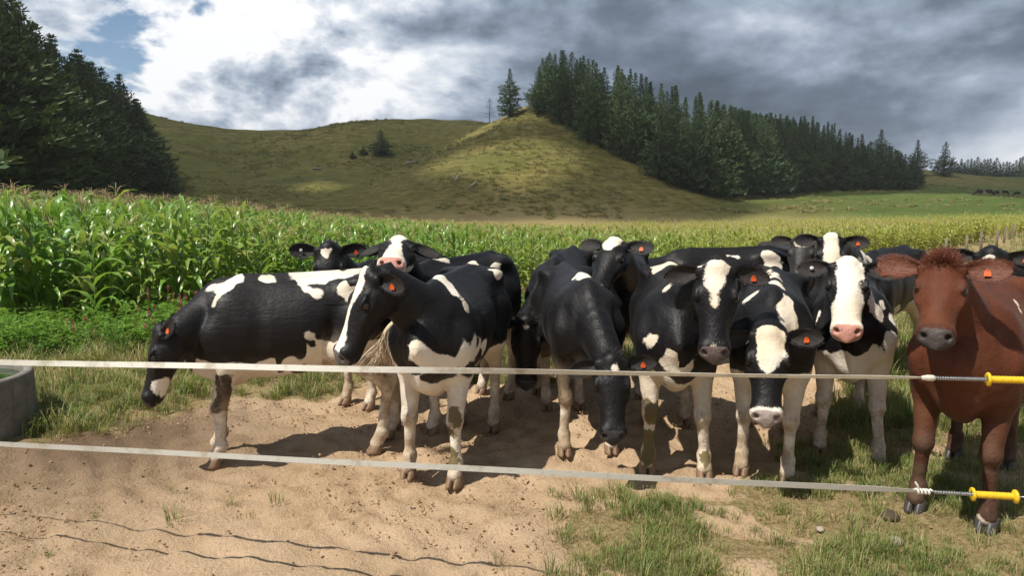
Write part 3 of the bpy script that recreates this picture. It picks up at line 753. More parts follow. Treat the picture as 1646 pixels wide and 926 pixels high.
def axis(fine_lo, fine_hi, step, lo, hi, grow):
    a = list(np.arange(fine_lo, fine_hi, step)); s = step
    while a[-1] < hi: s = min(s * grow, 14.0); a.append(a[-1] + s)
    b = []; s = step; c = fine_lo
    while c > lo: s = min(s * grow, 14.0); c -= s; b.append(c)
    return np.array(b[::-1] + a)
def make_ground():
    xs = axis(-4.6, 4.6, .034, -520, 620, 1.045); ys = axis(2.5, 7.6, .034, -120, 900, 1.030)
    X, Y = np.meshgrid(xs, ys); Z = terrain(X, Y)
    P = np.stack([X.ravel(), Y.ravel()], 1); dm = dirt_mask(P)
    d = np.hypot(P[:, 0], P[:, 1])
    lump = .0045 * DN2(P) + .0052 * DN3(P) + .0042 * np.maximum(DN4(P), -.4)
    hoof = np.minimum(0, .016 * (np.sin(P[:, 0] * 17 + 2 * DN2(P * .4)) * np.sin(P[:, 1] * 15 + 2 * DN2(P * .3 + 5)) - .55)) * 1.6   # trodden hollows
    Z = Z.ravel() + np.where(d < 14, (lump + hoof) * np.clip(dm + .4, 0, 1) * (1 - sstep(9, 14, d)), 0)
    # a low grassy bank at the edge of the bare ground on the left
    sd = poly_sd(P, DIRT)
    Z += np.where((P[:, 1] > 5.5) & (P[:, 1] < 11), .05 * sstep(0, .35, -sd) * (1 - sstep(.5, 2.0, P[:, 0])), 0)
    nx, ny = len(xs), len(ys); i = np.arange(nx * ny).reshape(ny, nx)
    F = np.stack([i[:-1, :-1], i[:-1, 1:], i[1:, 1:], i[1:, :-1]], -1).reshape(-1, 4)
    me = new_mesh('ground', np.stack([P[:, 0], P[:, 1], Z], 1), F)
    fattr(me, 'dirt', dm)
    # pasture: 0 near grass, 1 dry hill, 2 lush field on the right
    hill = sstep(92, 118, d) ; lush = sstep(-6, 22, P[:, 0] - 32 - .28 * (P[:, 1] - 90) + 5 * HN1(P * 1.6)) * sstep(60, 80, P[:, 1]) * (1 - sstep(6.0, 9.5, Z)) * (1 - sstep(225, 265, P[:, 1]))
    fattr(me, 'hill', np.clip(hill, 0, 1)); fattr(me, 'lush', np.clip(lush, 0, 1))
    wet = np.exp(-((P[:, 0] + 3.0) ** 2 + (P[:, 1] - 5.0) ** 2) / 1.3)
    fattr(me, 'wet', wet)
    m, nt, b = new_mat('ground'); L = nt.links.new
    at = lambda n: N(nt, 'ShaderNodeAttribute', attribute_name=n).outputs['Fac']
    geo = N(nt, 'ShaderNodeNewGeometry'); pos = geo.outputs['Position']
    def noise(sc, det=6.0, rough=.6, scale3=None, dist=0.0):
        v = pos
        if scale3:
            mp = N(nt, 'ShaderNodeMapping'); mp.inputs['Scale'].default_value = scale3; L(pos, mp.inputs[0]); v = mp.outputs[0]
        n = N(nt, 'ShaderNodeTexNoise', i_Scale=sc, i_Detail=det, i_Roughness=rough, i_Distortion=dist); L(v, n.inputs['Vector']); return n.outputs[0]
    n1, n2, n3, n4 = noise(1.1), noise(7, 8, .65), noise(38, 6, .7), noise(.06, 6, .6)
    soil = ramp(nt, n2, [(.25, (.30, .200, .118)), (.5, (.48, .335, .200)), (.75, (.58, .425, .27))]).outputs[0]
    soil = mixc(nt, smooth(nt, n1, .35, .68), soil, mixc(nt, n3, (.54, .38, .23), (.68, .50, .33)))
    soil = mixc(nt, math_n(nt, 'MULTIPLY', smooth(nt, n3, .58, .72), .55), soil, (.16, .10, .06))
    soil = mixc(nt, math_n(nt, 'MULTIPLY', at('wet'), .8), soil, (.075, .046, .027))
    near = ramp(nt, n3, [(.3, (.15, .12, .045)), (.48, (.29, .22, .105)), (.7, (.48, .35, .195))]).outputs[0]
    terr = noise(.35, 7, .65, (.6, .6, 6.0)); hn = noise(.45, 11, .78)
    hillc = ramp(nt, math_n(nt, 'ADD', math_n(nt, 'MULTIPLY', hn, .6), math_n(nt, 'MULTIPLY', terr, .4)), [(.32, (.055, .056, .014)), (.44, (.150, .138, .036)), (.54, (.25, .212, .068)), (.66, (.42, .33, .135))]).outputs[0]
    hillc = mixc(nt, math_n(nt, 'MULTIPLY', smooth(nt, noise(.02, 4), .45, .62), .55), hillc, (.125, .148, .034))
    lushc = ramp(nt, noise(.22, 11, .78), [(.3, (.075, .115, .024)), (.5, (.115, .165, .036)), (.7, (.18, .21, .06))]).outputs[0]
    g = mixc(nt, at('hill'), near, hillc); g = mixc(nt, at('lush'), g, lushc)
    dm_ = math_n(nt, 'ADD', at('dirt'), math_n(nt, 'MULTIPLY', math_n(nt, 'SUBTRACT', n2, .5), .5))
    dm_ = math_n(nt, 'ADD', dm_, math_n(nt, 'MULTIPLY', math_n(nt, 'SUBTRACT', n3, .5), .8)); c = mixc(nt, smooth(nt, dm_, .35, .60), g, soil)
    L(c, b.inputs['Base Color']); b.inputs['Roughness'].default_value = .95; b.inputs['Specular IOR Level'].default_value = .12
    n5 = noise(120, 4, .7); bp = N(nt, 'ShaderNodeBump', i_Strength=1.0, i_Distance=.03); L(math_n(nt, 'ADD', math_n(nt, 'ADD', math_n(nt, 'MULTIPLY', n2, .6), math_n(nt, 'MULTIPLY', n3, 1.0)), math_n(nt, 'MULTIPLY', n5, .35)), bp.inputs['Height'])
    bf = N(nt, 'ShaderNodeBump', i_Strength=1.0, i_Distance=1.3); L(math_n(nt, 'MULTIPLY', hn, at('hill')), bf.inputs['Height']); L(bp.outputs[0], bf.inputs['Normal'])
    L(bf.outputs[0], b.inputs['Normal'])
    me.materials.append(m)
    tag(link('ground', me), kind='structure')
make_ground()

# ------------------------------------------------------------------ foliage materials
def leaf_mat(name, cols, rough=.5, trans=.35, scale=3.0, world=False, yellow=None, spec=.35):
    m, nt, b = new_mat(name); L = nt.links.new
    oi = N(nt, 'ShaderNodeObjectInfo'); geo = N(nt, 'ShaderNodeNewGeometry')
    n = N(nt, 'ShaderNodeTexNoise', i_Scale=scale, i_Detail=4.0); L(geo.outputs['Position'], n.inputs['Vector'])
    f = math_n(nt, 'ADD', math_n(nt, 'MULTIPLY', n.outputs[0], .7), math_n(nt, 'MULTIPLY', math_n(nt, 'ADD', math_n(nt, 'MULTIPLY', oi.outputs['Random'], .5), math_n(nt, 'MULTIPLY', geo.outputs['Random Per Island'], .5)), .45))
    k = len(cols); c = ramp(nt, f, [(.28 + .5 * i / max(1, k - 1), cc) for i, cc in enumerate(cols)]).outputs[0]
    if yellow:
        sp = N(nt, 'ShaderNodeSeparateXYZ'); L(geo.outputs['Position'], sp.inputs[0])
        big = N(nt, 'ShaderNodeTexNoise', i_Scale=.22, i_Detail=3.0); L(geo.outputs['Position'], big.inputs['Vector'])
        e = math_n(nt, 'ADD', math_n(nt, 'MULTIPLY', sp.outputs[0], .045), math_n(nt, 'MULTIPLY', sp.outputs[1], .012))
        e = math_n(nt, 'ADD', e, math_n(nt, 'MULTIPLY', big.outputs[0], 1.3))
        c = mixc(nt, math_n(nt, 'MULTIPLY', smooth(nt, e, .45, 1.5), .85), c, yellow)
    L(c, b.inputs['Base Color']); b.inputs['Roughness'].default_value = rough; b.inputs['Specular IOR Level'].default_value = spec
    if trans:
        t = N(nt, 'ShaderNodeBsdfTranslucent'); L(mixc(nt, .5, c, mixc(nt, 1.0, c, (1.6, 1.5, .5), 'MULTIPLY')), t.inputs[0])
        mx = N(nt, 'ShaderNodeMixShader', i_0=trans); L(b.outputs[0], mx.inputs[1]); L(t.outputs[0], mx.inputs[2])
        L(mx.outputs[0], nt.nodes['Material Output'].inputs[0])
    return m
M_CORN = leaf_mat('maize_leaf', [(.060, .15, .020), (.125, .27, .040), (.19, .34, .065), (.36, .38, .12)], .33, .36, 2.0, yellow=(.40, .40, .10), spec=.6)
M_STALK = leaf_mat('maize_stalk', [(.07, .13, .025), (.16, .20, .06)], .5, 0, 4.0)
M_TASSEL = leaf_mat('maize_tassel', [(.38, .28, .14), (.56, .44, .24)], .8, .2, 6.0)
M_GRASS = leaf_mat('grass_blade', [(.085, .14, .030), (.165, .23, .056), (.30, .30, .115)], .6, .35, 1.3)
M_DRYGRASS = leaf_mat('dry_grass_blade', [(.24, .195, .095), (.42, .34, .18)], .7, .25, 2.0)
M_WEED = leaf_mat('weed_leaf', [(.060, .15, .020), (.12, .25, .035), (.20, .32, .06)], .5, .35, 2.5)
M_FLOWER = leaf_mat('weed_flower', [(.22, .055, .06), (.42, .15, .17)], .7, .2, 8.0)
M_PINE = leaf_mat('pine_needles', [(.026, .052, .024), (.055, .095, .040), (.095, .135, .055)], .6, .12, .7, spec=.25)
M_BARK = simple_mat('pine_bark', (.060, .045, .034), .9, .4, 6, .8, .1, .04)

def instancer(name, points, rot, scl, idx, sources, kind='stuff', label=None, cat=None):
    """one object of many copies: points with a turn, a size and the number of the source"""
    me = bpy.data.meshes.new(name); me.vertices.add(len(points)); me.vertices.foreach_set('co', np.asarray(points, np.float32).ravel())
    a = me.attributes.new('turn', 'FLOAT_VECTOR', 'POINT'); a.data.foreach_set('vector', np.asarray(rot, np.float32).ravel())
    a = me.attributes.new('size', 'FLOAT_VECTOR', 'POINT'); a.data.foreach_set('vector', np.asarray(scl, np.float32).ravel())
    a = me.attributes.new('pick', 'INT', 'POINT'); a.data.foreach_set('value', np.asarray(idx, np.int32))
    co = bpy.data.collections.new(name + '_sources')
    for i, s in enumerate(sources): o = bpy.data.objects.new('%s_source_%02d' % (name, i), s); co.objects.link(o)
    ng = bpy.data.node_groups.new(name, 'GeometryNodeTree')
    ng.interface.new_socket('Geometry', in_out='INPUT', socket_type='NodeSocketGeometry'); ng.interface.new_socket('Geometry', in_out='OUTPUT', socket_type='NodeSocketGeometry')
    gi = ng.nodes.new('NodeGroupInput'); go = ng.nodes.new('NodeGroupOutput'); L = ng.links.new
    ci = ng.nodes.new('GeometryNodeCollectionInfo'); ci.inputs['Collection'].default_value = co; ci.inputs['Separate Children'].default_value = True; ci.inputs['Reset Children'].default_value = True
    ip = ng.nodes.new('GeometryNodeInstanceOnPoints'); ip.inputs['Pick Instance'].default_value = True
    def na(n, t): q = ng.nodes.new('GeometryNodeInputNamedAttribute'); q.data_type = t; q.inputs['Name'].default_value = n; return q.outputs['Attribute']
    er = ng.nodes.new('FunctionNodeEulerToRotation'); L(na('turn', 'FLOAT_VECTOR'), er.inputs[0])
    L(gi.outputs[0], ip.inputs['Points']); L(ci.outputs[0], ip.inputs['Instance']); L(na('pick', 'INT'), ip.inputs['Instance Index'])
    L(er.outputs[0], ip.inputs['Rotation']); L(na('size', 'FLOAT_VECTOR'), ip.inputs['Scale']); L(ip.outputs[0], go.inputs[0])
    o = link(name, me); md = o.modifiers.new('scatter', 'NODES'); md.node_group = ng
    return tag(o, label, cat, None, kind)

# ------------------------------------------------------------------ maize
def corn_leaf(seed):
    r = np.random.default_rng(seed); n = 10; L = r.uniform(.62, .92); w = r.uniform(.050, .070); up = r.uniform(.95, 1.25); drp = r.uniform(1.7, 2.7)
    V = []; p = np.array([0., 0, 0]); tw = r.uniform(-.6, .6); side = r.uniform(-.25, .25)
    for i in range(n):
        t = i / (n - 1); a = up - drp * t ** 1.35
        d = np.array([math.cos(a), side * t, math.sin(a)]); d /= np.linalg.norm(d)
        nrm = np.array([-math.sin(a), 0, math.cos(a)]); wv = np.array([0, 1.0, 0]); th = tw * t * t
        wd = wv * math.cos(th) + nrm * math.sin(th); nn = nrm * math.cos(th) - wv * math.sin(th)
        hw = w * np.interp(t, [0, .12, .35, .7, 1], [.45, .85, 1, .72, .03]); rip = .012 * math.sin(t * 19 + seed)
        V += [p + wd * hw + nn * (.35 * hw + rip), p, p - wd * hw + nn * (.35 * hw - rip)]
        p = p + d * L / (n - 1)
    F = [[3 * i + j, 3 * i + j + 1, 3 * i + j + 4, 3 * i + j + 3] for i in range(n - 1) for j in (0, 1)]
    return V, F
LEAFD = [corn_leaf(400 + i) for i in range(10)]
LEAFM = [new_mesh('maize_leaf', v, f, M_CORN) for v, f in LEAFD]
def tassel_geo(seed):
    r = np.random.default_rng(seed); b = MB()
    b.tube([(0, 0, -.12), (.005, 0, .08), (.0, .01, .30)], [.005, .005, .003], 4)
    for k in range(6):
        a = r.uniform(0, 6.28); z0 = r.uniform(.02, .14); e = r.uniform(.10, .2); l = r.uniform(.14, .24)
        b.tube([(0, 0, z0), (.4 * e * math.cos(a), .4 * e * math.sin(a), z0 + l * .6), (e * math.cos(a), e * math.sin(a), z0 + l * .75)], [.003, .0042, .002], 3)
    return b
TASM = [tassel_geo(430 + i).mesh('maize_tassel', M_TASSEL) for i in range(3)]
def stalk_geo():
    b = MB(); b.tube([(0, 0, -.05), (0.004, 0, .5), (0, .006, 1.0), (-.004, 0, 1.5), (0, 0, 1.95)], [.016, .015, .013, .010, .006], 6); return b
STALKM = stalk_geo().mesh('maize_stalk', M_STALK)
ARR = []                                  # arrangements of leaves: (leaf number, matrix)
for v in range(6):
    r = np.random.default_rng(450 + v); a0 = r.uniform(0, 6.28); L = []
    for i in range(13):
        z = .10 + i * .139; a = a0 + math.pi * i + r.normal() * .35; sc = (.75 + .45 * math.sin(math.pi * min(1, .22 + i / 13))) * r.uniform(.85, 1.1); tilt = -.35 * max(0, (i - 8) / 4)
        L.append((int(r.integers(0, 10)), Matrix.Translation((0, 0, z)) @ Matrix.Rotation(a, 4, 'Z') @ Matrix.Rotation(tilt, 4, 'Y') @ Matrix.Scale(sc, 4)))
    ARR.append(L)
def plant_mesh(v):
    b = stalk_geo()
    for li, mt in ARR[v]:
        V, F = LEAFD[li]; b.add([np.array(mt @ Vector(p)) for p in V], F, 1)
    t = tassel_geo(430 + v % 3)
    if v % 2: b.add(np.concatenate(t.v) + np.array([0, 0, 1.93]), t.f, 2)
    return b.mesh('maize_plant', [M_STALK, M_CORN, M_TASSEL])
PLANTM = [plant_mesh(v) for v in range(6)]
FRONT = np.array([(-40, 6.6), (-12, 7.7), (-7.4, 8.7), (0.1, 11.4), (7.4, 18.0), (11.5, 22.5), (24.7, 36), (58, 70)])
BACK = np.array([(45, 78), (20, 92), (0, 97), (-20, 86), (-34, 64), (-46, 46), (-62, 30)])
FIELD = np.concatenate([FRONT, BACK])
def corn_height(x, y):                     # tall on the left, stunted towards the right
    return np.interp(x / y, [-.85, -.6, -.42, -.25, -.05, .3, .8], [.91, .88, .80, .70, .61, .56, .56])
def make_corn():
    r = np.random.default_rng(470); pts = []
    d = FRONT[3] - FRONT[2]; d = d / np.linalg.norm(d); nrm = np.array([-d[1], d[0]])
    for row in range(0, 150):
        off = row * .74
        dens = .16 if row < 76 else .5
        if row > 76 and row % 2: continue
        s = np.arange(-75, 120, dens)
        P = FRONT[2] + np.outer(s + r.normal(size=len(s)) * .04, d) + nrm * (off - 40) + r.normal(size=(len(s), 2)) * .045
        pts.append(P)
    P = np.concatenate(pts); sd = poly_sd(P, FIELD) ; P = P[sd > 0]; sd = sd[sd > 0]
    fd = np.full(len(P), 1e9)
    for a, b in zip(FRONT[:-1], FRONT[1:]):
        e = b - a; t = np.clip(((P - a) @ e) / (e @ e), 0, 1); fd = np.minimum(fd, np.hypot(*(P - a - t[:, None] * e).T))
    dist = np.hypot(P[:, 0], P[:, 1]); ang = P[:, 0] / np.maximum(P[:, 1], .1)
    keep = np.abs(ang) < .92
    # thin out where only the tops are seen from afar
    prob = np.clip(np.where(fd < 3, 1, np.interp(dist, [12, 25, 60, 100], [1, .85, .6, .55])), 0, 1)
    keep &= r.uniform(size=len(P)) < prob
    P, fd, dist, ang = P[keep], fd[keep], dist[keep], ang[keep]
    h = corn_height(P[:, 0], P[:, 1]) * r.uniform(.80, 1.1, len(P)); z = terrain(P[:, 0], P[:, 1])
    vis = np.where((np.abs(ang) < .76), fd * 1.2 + dist * .35, 1e6)
    near = np.argsort(vis)[:300]
    isn = np.zeros(len(P), bool); isn[near] = True
    for q, i in enumerate(near):
        v = int(r.integers(0, 6)); e = link('maize_plant', None, None, (P[i, 0], P[i, 1], z[i]), (r.normal() * .05, r.normal() * .05, r.uniform(0, 6.28))); e.scale = (h[i] * 1.0,) * 3; e.empty_display_size = .1
        tag(e, 'leafy maize plant in the outermost rows along the weedy edge of the maize field', 'maize', 'maize along the edge of the field')
        link('stalk', STALKM, e)
        for li, mt in ARR[v]: o = link('leaf', LEAFM[li], e); o.matrix_local = mt
        if r.uniform() < .55: link('tassel', TASM[v % 3], e, (0, 0, 1.93))
    k = np.where(~isn)[0]; rot = np.stack([r.normal(size=len(k)) * .05, r.normal(size=len(k)) * .05, r.uniform(0, 6.28, len(k))], 1)
    wid = np.interp(dist[k], [15, 60], [1.0, 1.35]); sc = np.stack([h[k] * wid, h[k] * wid, h[k]], 1)
    instancer('maize_field', np.stack([P[k, 0], P[k, 1], z[k]], 1), rot, sc, r.integers(0, 6, len(k)), PLANTM, 'stuff', 'ripening field of maize stretching back to the foot of the hills', 'maize field')
    print('maize', len(near), len(k))
make_corn()

# ------------------------------------------------------------------ pines
def pine_geo(seed, H=15.0, R=3.6, shape=1.0, whorls=27, bare=.05):
    r = np.random.default_rng(seed); crown = MB(); trunk = MB()
    lean = r.normal(size=2) * .15
    trunk.tube([(0, 0, -.6), (lean[0] * .3, lean[1] * .3, H * .35), (lean[0], lean[1], H * .7), (lean[0], lean[1], H * .97)], [.24, .19, .10, .02], 7)
    V = []; F = []
    def clump(c, d, sz, n):
        for q in range(n):
            dd = d + r.normal(size=3) * .55 + np.array([0, 0, .25]); dd /= np.linalg.norm(dd)
            s = np.cross(dd, r.normal(size=3)); s /= np.linalg.norm(s); l = sz * r.uniform(.7, 1.3); w = sz * r.uniform(.10, .19)
            p = c + r.normal(size=3) * sz * .28; k = len(V)
            V.extend([p - s * w * .5, p + s * w * .5, p + dd * l * .6 + s * w, p + dd * l, p + dd * l * .6 - s * w]); F.append([k, k + 1, k + 2, k + 3, k + 4])
    for i in range(whorls):
        t = i / (whorls - 1); z = H * (bare + (1 - bare) * t ** .92)
        env = R * 1.18 * (1 - t) ** (1.02 * shape) * (.78 + .22 * math.sin(t * 9 + seed)) + .05
        if t < .12: env *= .72 + t * 2
        nb = int(5 + 4 * (1 - t)); a0 = r.uniform(0, 6.28)
        for b in range(nb):
            a = a0 + 6.28 * b / nb + r.normal() * .22; Lb = env * r.uniform(.45, 1.25); rise = .18 + .75 * t + r.normal() * .08
            d = np.array([math.cos(a), math.sin(a), rise]); d /= np.linalg.norm(d); base = np.array([lean[0] * t, lean[1] * t, z + r.normal() * .22 * (1 - t)])
            if Lb > 1.0 and b % 2 == 0: trunk.tube([base, base + d * Lb * .8], [.035, .008], 3, cap=False)
            m = max(2, int(Lb / .42))
            for q in range(m):
                u = (q + .8) / m; sag = -.12 * Lb * u * u
                c = base + d * Lb * u + np.array([0, 0, sag]); clump(c, d * .9 + np.array([0, 0, .25]), .60 * (1.08 - .60 * t), 7 if u > .4 else 3)
    for q in range(6): clump(np.array([lean[0], lean[1], H * (.92 + .014 * q)]), np.array([0, 0, 1.0]), .24, 2)
    crown.add(V, F)
    return crown.mesh('pine_crown', M_PINE), trunk.mesh('pine_trunk', M_BARK)
PINES = [pine_geo(500 + i, 15, r_, sh) for i, (r_, sh) in enumerate(((4.0, .95), (3.6, 1.0), (4.3, .88), (3.7, .85), (4.1, .98)))]
def pine(x, y, h, label, group=None, v=None, wid=1.0, name='pine_tree', cat='tree', z=None):
    v = random.randrange(len(PINES)) if v is None else v
    s = h / 15.0; e = link(name, None, None, (x, y, (TZ(x, y) if z is None else z) - .1), (0, 0, random.uniform(0, 6.28))); e.scale = (s * wid, s * wid, s); e.empty_display_size = .3
    tag(e, label, cat, group)
    link('crown', PINES[v][0], e); link('trunk', PINES[v][1], e)
    return e
def make_forests():
    rr = random.Random(61)
    # plantation on the ridge to the right: its lower edge traced, rows behind
    edge = [(866, 182), (905, 205), (950, 232), (1000, 258), (1060, 290), (1120, 312), (1175, 318), (1235, 311), (1300, 307), (1360, 306), (1420, 306), (1480, 305)]
    E = np.array([march(x, y, 90, 400)[:2] for x, y in edge]); n = 0; spots = []
    seg = np.r_[0, np.cumsum(np.hypot(*np.diff(E, axis=0).T))]
    for row in range(7):
        s = rr.uniform(0, 3)
        while s < seg[-1]:
            p = np.array([np.interp(s, seg, E[:, 0]), np.interp(s, seg, E[:, 1])]); back = p / np.linalg.norm(p) * (row * 4.6 + 1.2)
            q = p + back + np.array([rr.gauss(0, .6), rr.gauss(0, .6)])
            spots.append((q[0], q[1], row)); s += rr.uniform(2.6, 4.0) if row < 2 else rr.uniform(3.8, 6.0)
    print('plantation', len(spots), E.round(0).tolist())
    X = np.array(spots); Z = terrain(X[:, 0], X[:, 1])
    for (x, y, row), z in zip(spots, Z):
        px = 823 + 1100 * x / y
        top = np.interp(px, [860, 885, 950, 1000, 1100, 1200, 1300, 1400, 1450, 1490], [125, 90, 108, 118, 140, 165, 193, 232, 252, 278])
        h = float(np.clip(((330 - top) / 1100 * y + 1.75 - z) * rr.uniform(.80, 1.05), 6.5, 16.5))
        pine(x, y, h, 'dark pine in the plantation that covers the ridge behind the grassy spur', 'pines of the ridge plantation', wid=rr.uniform(1.0, 1.35) * 13 / max(h, 10), z=z)
    # wood on the left
    spots = []
    base = [(-140, 300, 47), (-60, 300, 51), (0, 300, 55), (50, 300, 62), (100, 300, 72), (140, 302, 84), (175, 303, 97), (205, 304, 112), (228, 305, 128)]
    for i, (px, py, d) in enumerate(base):
        for row in range(5):
            for k in range(2):
                p = pix(px + (k * 22 + rr.uniform(-12, 12)), py, d + row * 5.5 + rr.uniform(-2, 2)); spots.append((p[0] - row * 1.2, p[1], row))
    X = np.array(spots); Z = terrain(X[:, 0], X[:, 1])
    for (x, y, row), z in zip(spots, Z):
        px = 823 + 1100 * x / y
        top = np.interp(px, [-150, 0, 40, 100, 140, 180, 215, 240, 270], [-90, -35, 15, 70, 92, 122, 142, 180, 210])
        h = (330 - top) / 1100 * y + 1.75 - z
        pine(x, y, float(np.clip(h * rr.uniform(.84, 1.06), 7, 25)), 'tall dark pine in the wood that rises beyond the far left corner of the maize', 'pines of the wood beyond the maize', wid=rr.uniform(1.2, 1.7) * (1 if row else 1.1), z=z)
    p = march(243, 306, 80, 400)
    pine(p[0], p[1], 12.0, 'outermost pine of the wood, bare lower trunk showing against the grass slope', v=3, wid=1.35)
make_forests()
def single_trees():
    p = march(820, 188, 100, 400); pine(p[0], p[1], 9.6, 'lone dense conifer standing on the shoulder of the grassy spur', v=0, wid=1.55)
    for px, py, h, lab, w in ((1413, 262, 9.5, 'round-topped pine rising above the low end of the ridge plantation', 1.7), (1473, 272, 9.5, 'broad dark pine on the skyline beyond the plantation', 1.6), (1517, 282, 10.5, 'pointed dark conifer standing on the far grassy rise', 1.5)):
        q = pix(px, py, 265); z = TZ(q[0], q[1]); top = {1413: 212, 1473: 228, 1517: 231}[px]
        pine(q[0], q[1], max(5.0, 1.75 + (330 - top) / 1100 * 265 - z), lab, wid=w)
    rr = random.Random(5)
    for i in range(26):
        px = 1528 + i * 5.2; q = pix(px, 285, 420 + rr.uniform(-15, 15)); z = TZ(q[0], q[1])
        pine(q[0], q[1], max(6, 1.75 + (330 - rr.uniform(255, 264)) / 1100 * 420 - z), 'small dark tree in the distant shelter belt on the skyline', 'distant shelter belt', wid=1.5)
    # bushes on the back slope
    for px, py, h, w, lab in ((613, 250, 6.4, 1.5, 'tallest dark green bush on the back slope'), (584, 250, 2.6, 1.6, 'small dark green bush beside the tall bush on the slope'), (567, 255, 2.0, 1.6, 'smallest dark bush on the back slope, furthest from the tall one')):
        p = march(px, py, 100, 400); pine(p[0], p[1], h, lab, v=2, wid=w * 1.3, name='hillside_bush', cat='bush')
    # leafless tree by the lone conifer
    p = march(787, 197, 100, 400); r = np.random.default_rng(77); b = MB(); tr = MB()
    tr.tube([(0, 0, -.4), (0, 0, 4), (.1, 0, 7.2)], [.12, .08, .01], 6)
    for i in range(70):
        t = r.uniform(.15, .97); a = r.uniform(0, 6.28); L = 2.2 * (1 - t) + .4; s = np.array([0, 0, 7.2 * t]); d = np.array([math.cos(a), math.sin(a), .35]); e = s + d * L
        b.tube([s, s + d * L * .6 + [0, 0, -.05], e], [.03, .02, .006], 3)
        for k in range(3): f = s + d * L * r.uniform(.4, .9); g = f + r.normal(size=3) * .35; b.tube([f, g], [.012, .005], 3)
    mg = simple_mat('grey_twig', (.13, .12, .115), .9, .3, 5, 0)
    e = link('bare_tree', None, None, (p[0], p[1], p[2])); tag(e, 'leafless grey tree beside the lone conifer', 'tree')
    o = link('branches', b.mesh('branches', mg), e); o['kind'] = 'stuff'; link('trunk', tr.mesh('trunk', mg), e)
single_trees()

# ------------------------------------------------------------------ grass, weeds, clods
def tuft(seed, n, h, spread, w, dry):
    r = np.random.default_rng(seed); V = []; F = []; M = []
    for i in range(n):
        a = r.uniform(0, 6.28); rr = spread * math.sqrt(r.uniform()); p = np.array([rr * math.cos(a), rr * math.sin(a), -.01]); L = h * r.uniform(.4, 1.1)
        out = np.array([math.cos(a), math.sin(a), 0]) * r.uniform(.1, .9) + r.normal(size=3) * [.25, .25, 0]; s = np.cross([0, 0, 1.0], out + 1e-6); s = s / np.linalg.norm(s) * w * r.uniform(.6, 1.2)
        k = len(V)
        p1 = p + np.array([0, 0, L * .5]) + out * L * .16; p2 = p + np.array([0, 0, L * .82]) + out * L * .48; p3 = p + np.array([0, 0, L * r.uniform(.6, .95)]) + out * L * .85
        V += [p - s, p + s, p1 + s * .8, p1 - s * .8, p2 + s * .45, p2 - s * .45, p3]
        F += [[k, k + 1, k + 2, k + 3], [k + 3, k + 2, k + 4, k + 5], [k + 5, k + 4, k + 6]]; M += [1 if r.uniform() < dry else 0] * 3
    return new_mesh('grass_tuft', V, F, mats=[M_GRASS, M_DRYGRASS], fmat=M)
def weed(seed, fl):
    r = np.random.default_rng(seed); V = []; F = []; M = []; H = r.uniform(.30, .5)
    for st in range(4):
        a = r.uniform(0, 6.28); top = np.array([math.cos(a) * .12, math.sin(a) * .12, H * r.uniform(.7, 1.1)]); b0 = np.array([math.cos(a) * .03, math.sin(a) * .03, -.02])
        s = np.array([-math.sin(a), math.cos(a), 0]) * .003; k = len(V); V += [b0 - s, b0 + s, top + s, top - s]; F.append([k, k + 1, k + 2, k + 3]); M.append(0)
        for i in range(11):
            t = r.uniform(.1, 1); p = b0 + (top - b0) * t; aa = r.uniform(0, 6.28); d = np.array([math.cos(aa), math.sin(aa), r.uniform(.0, .7)]); d /= np.linalg.norm(d); L = r.uniform(.06, .12); ss = np.cross(d, [0, 0, 1.0]); ss = ss / np.linalg.norm(ss) * r.uniform(.010, .017)
            k = len(V); V += [p, p + d * L * .4 + ss, p + d * L + [0, 0, -.02], p + d * L * .4 - ss]; F.append([k, k + 1, k + 2, k + 3]); M.append(0)
        if fl and r.uniform() < .8:
            for i in range(5):
                p = top + [0, 0, .012 * i]; k = len(V); e = r.normal(size=3) * .012; V += [p, p + e + [.008, 0, .012], p + [0, 0, .03], p - e + [-.008, 0, .012]]; F.append([k, k + 1, k + 2, k + 3]); M.append(1)
    return new_mesh('weed', V, F, mats=[M_WEED, M_FLOWER], fmat=M)
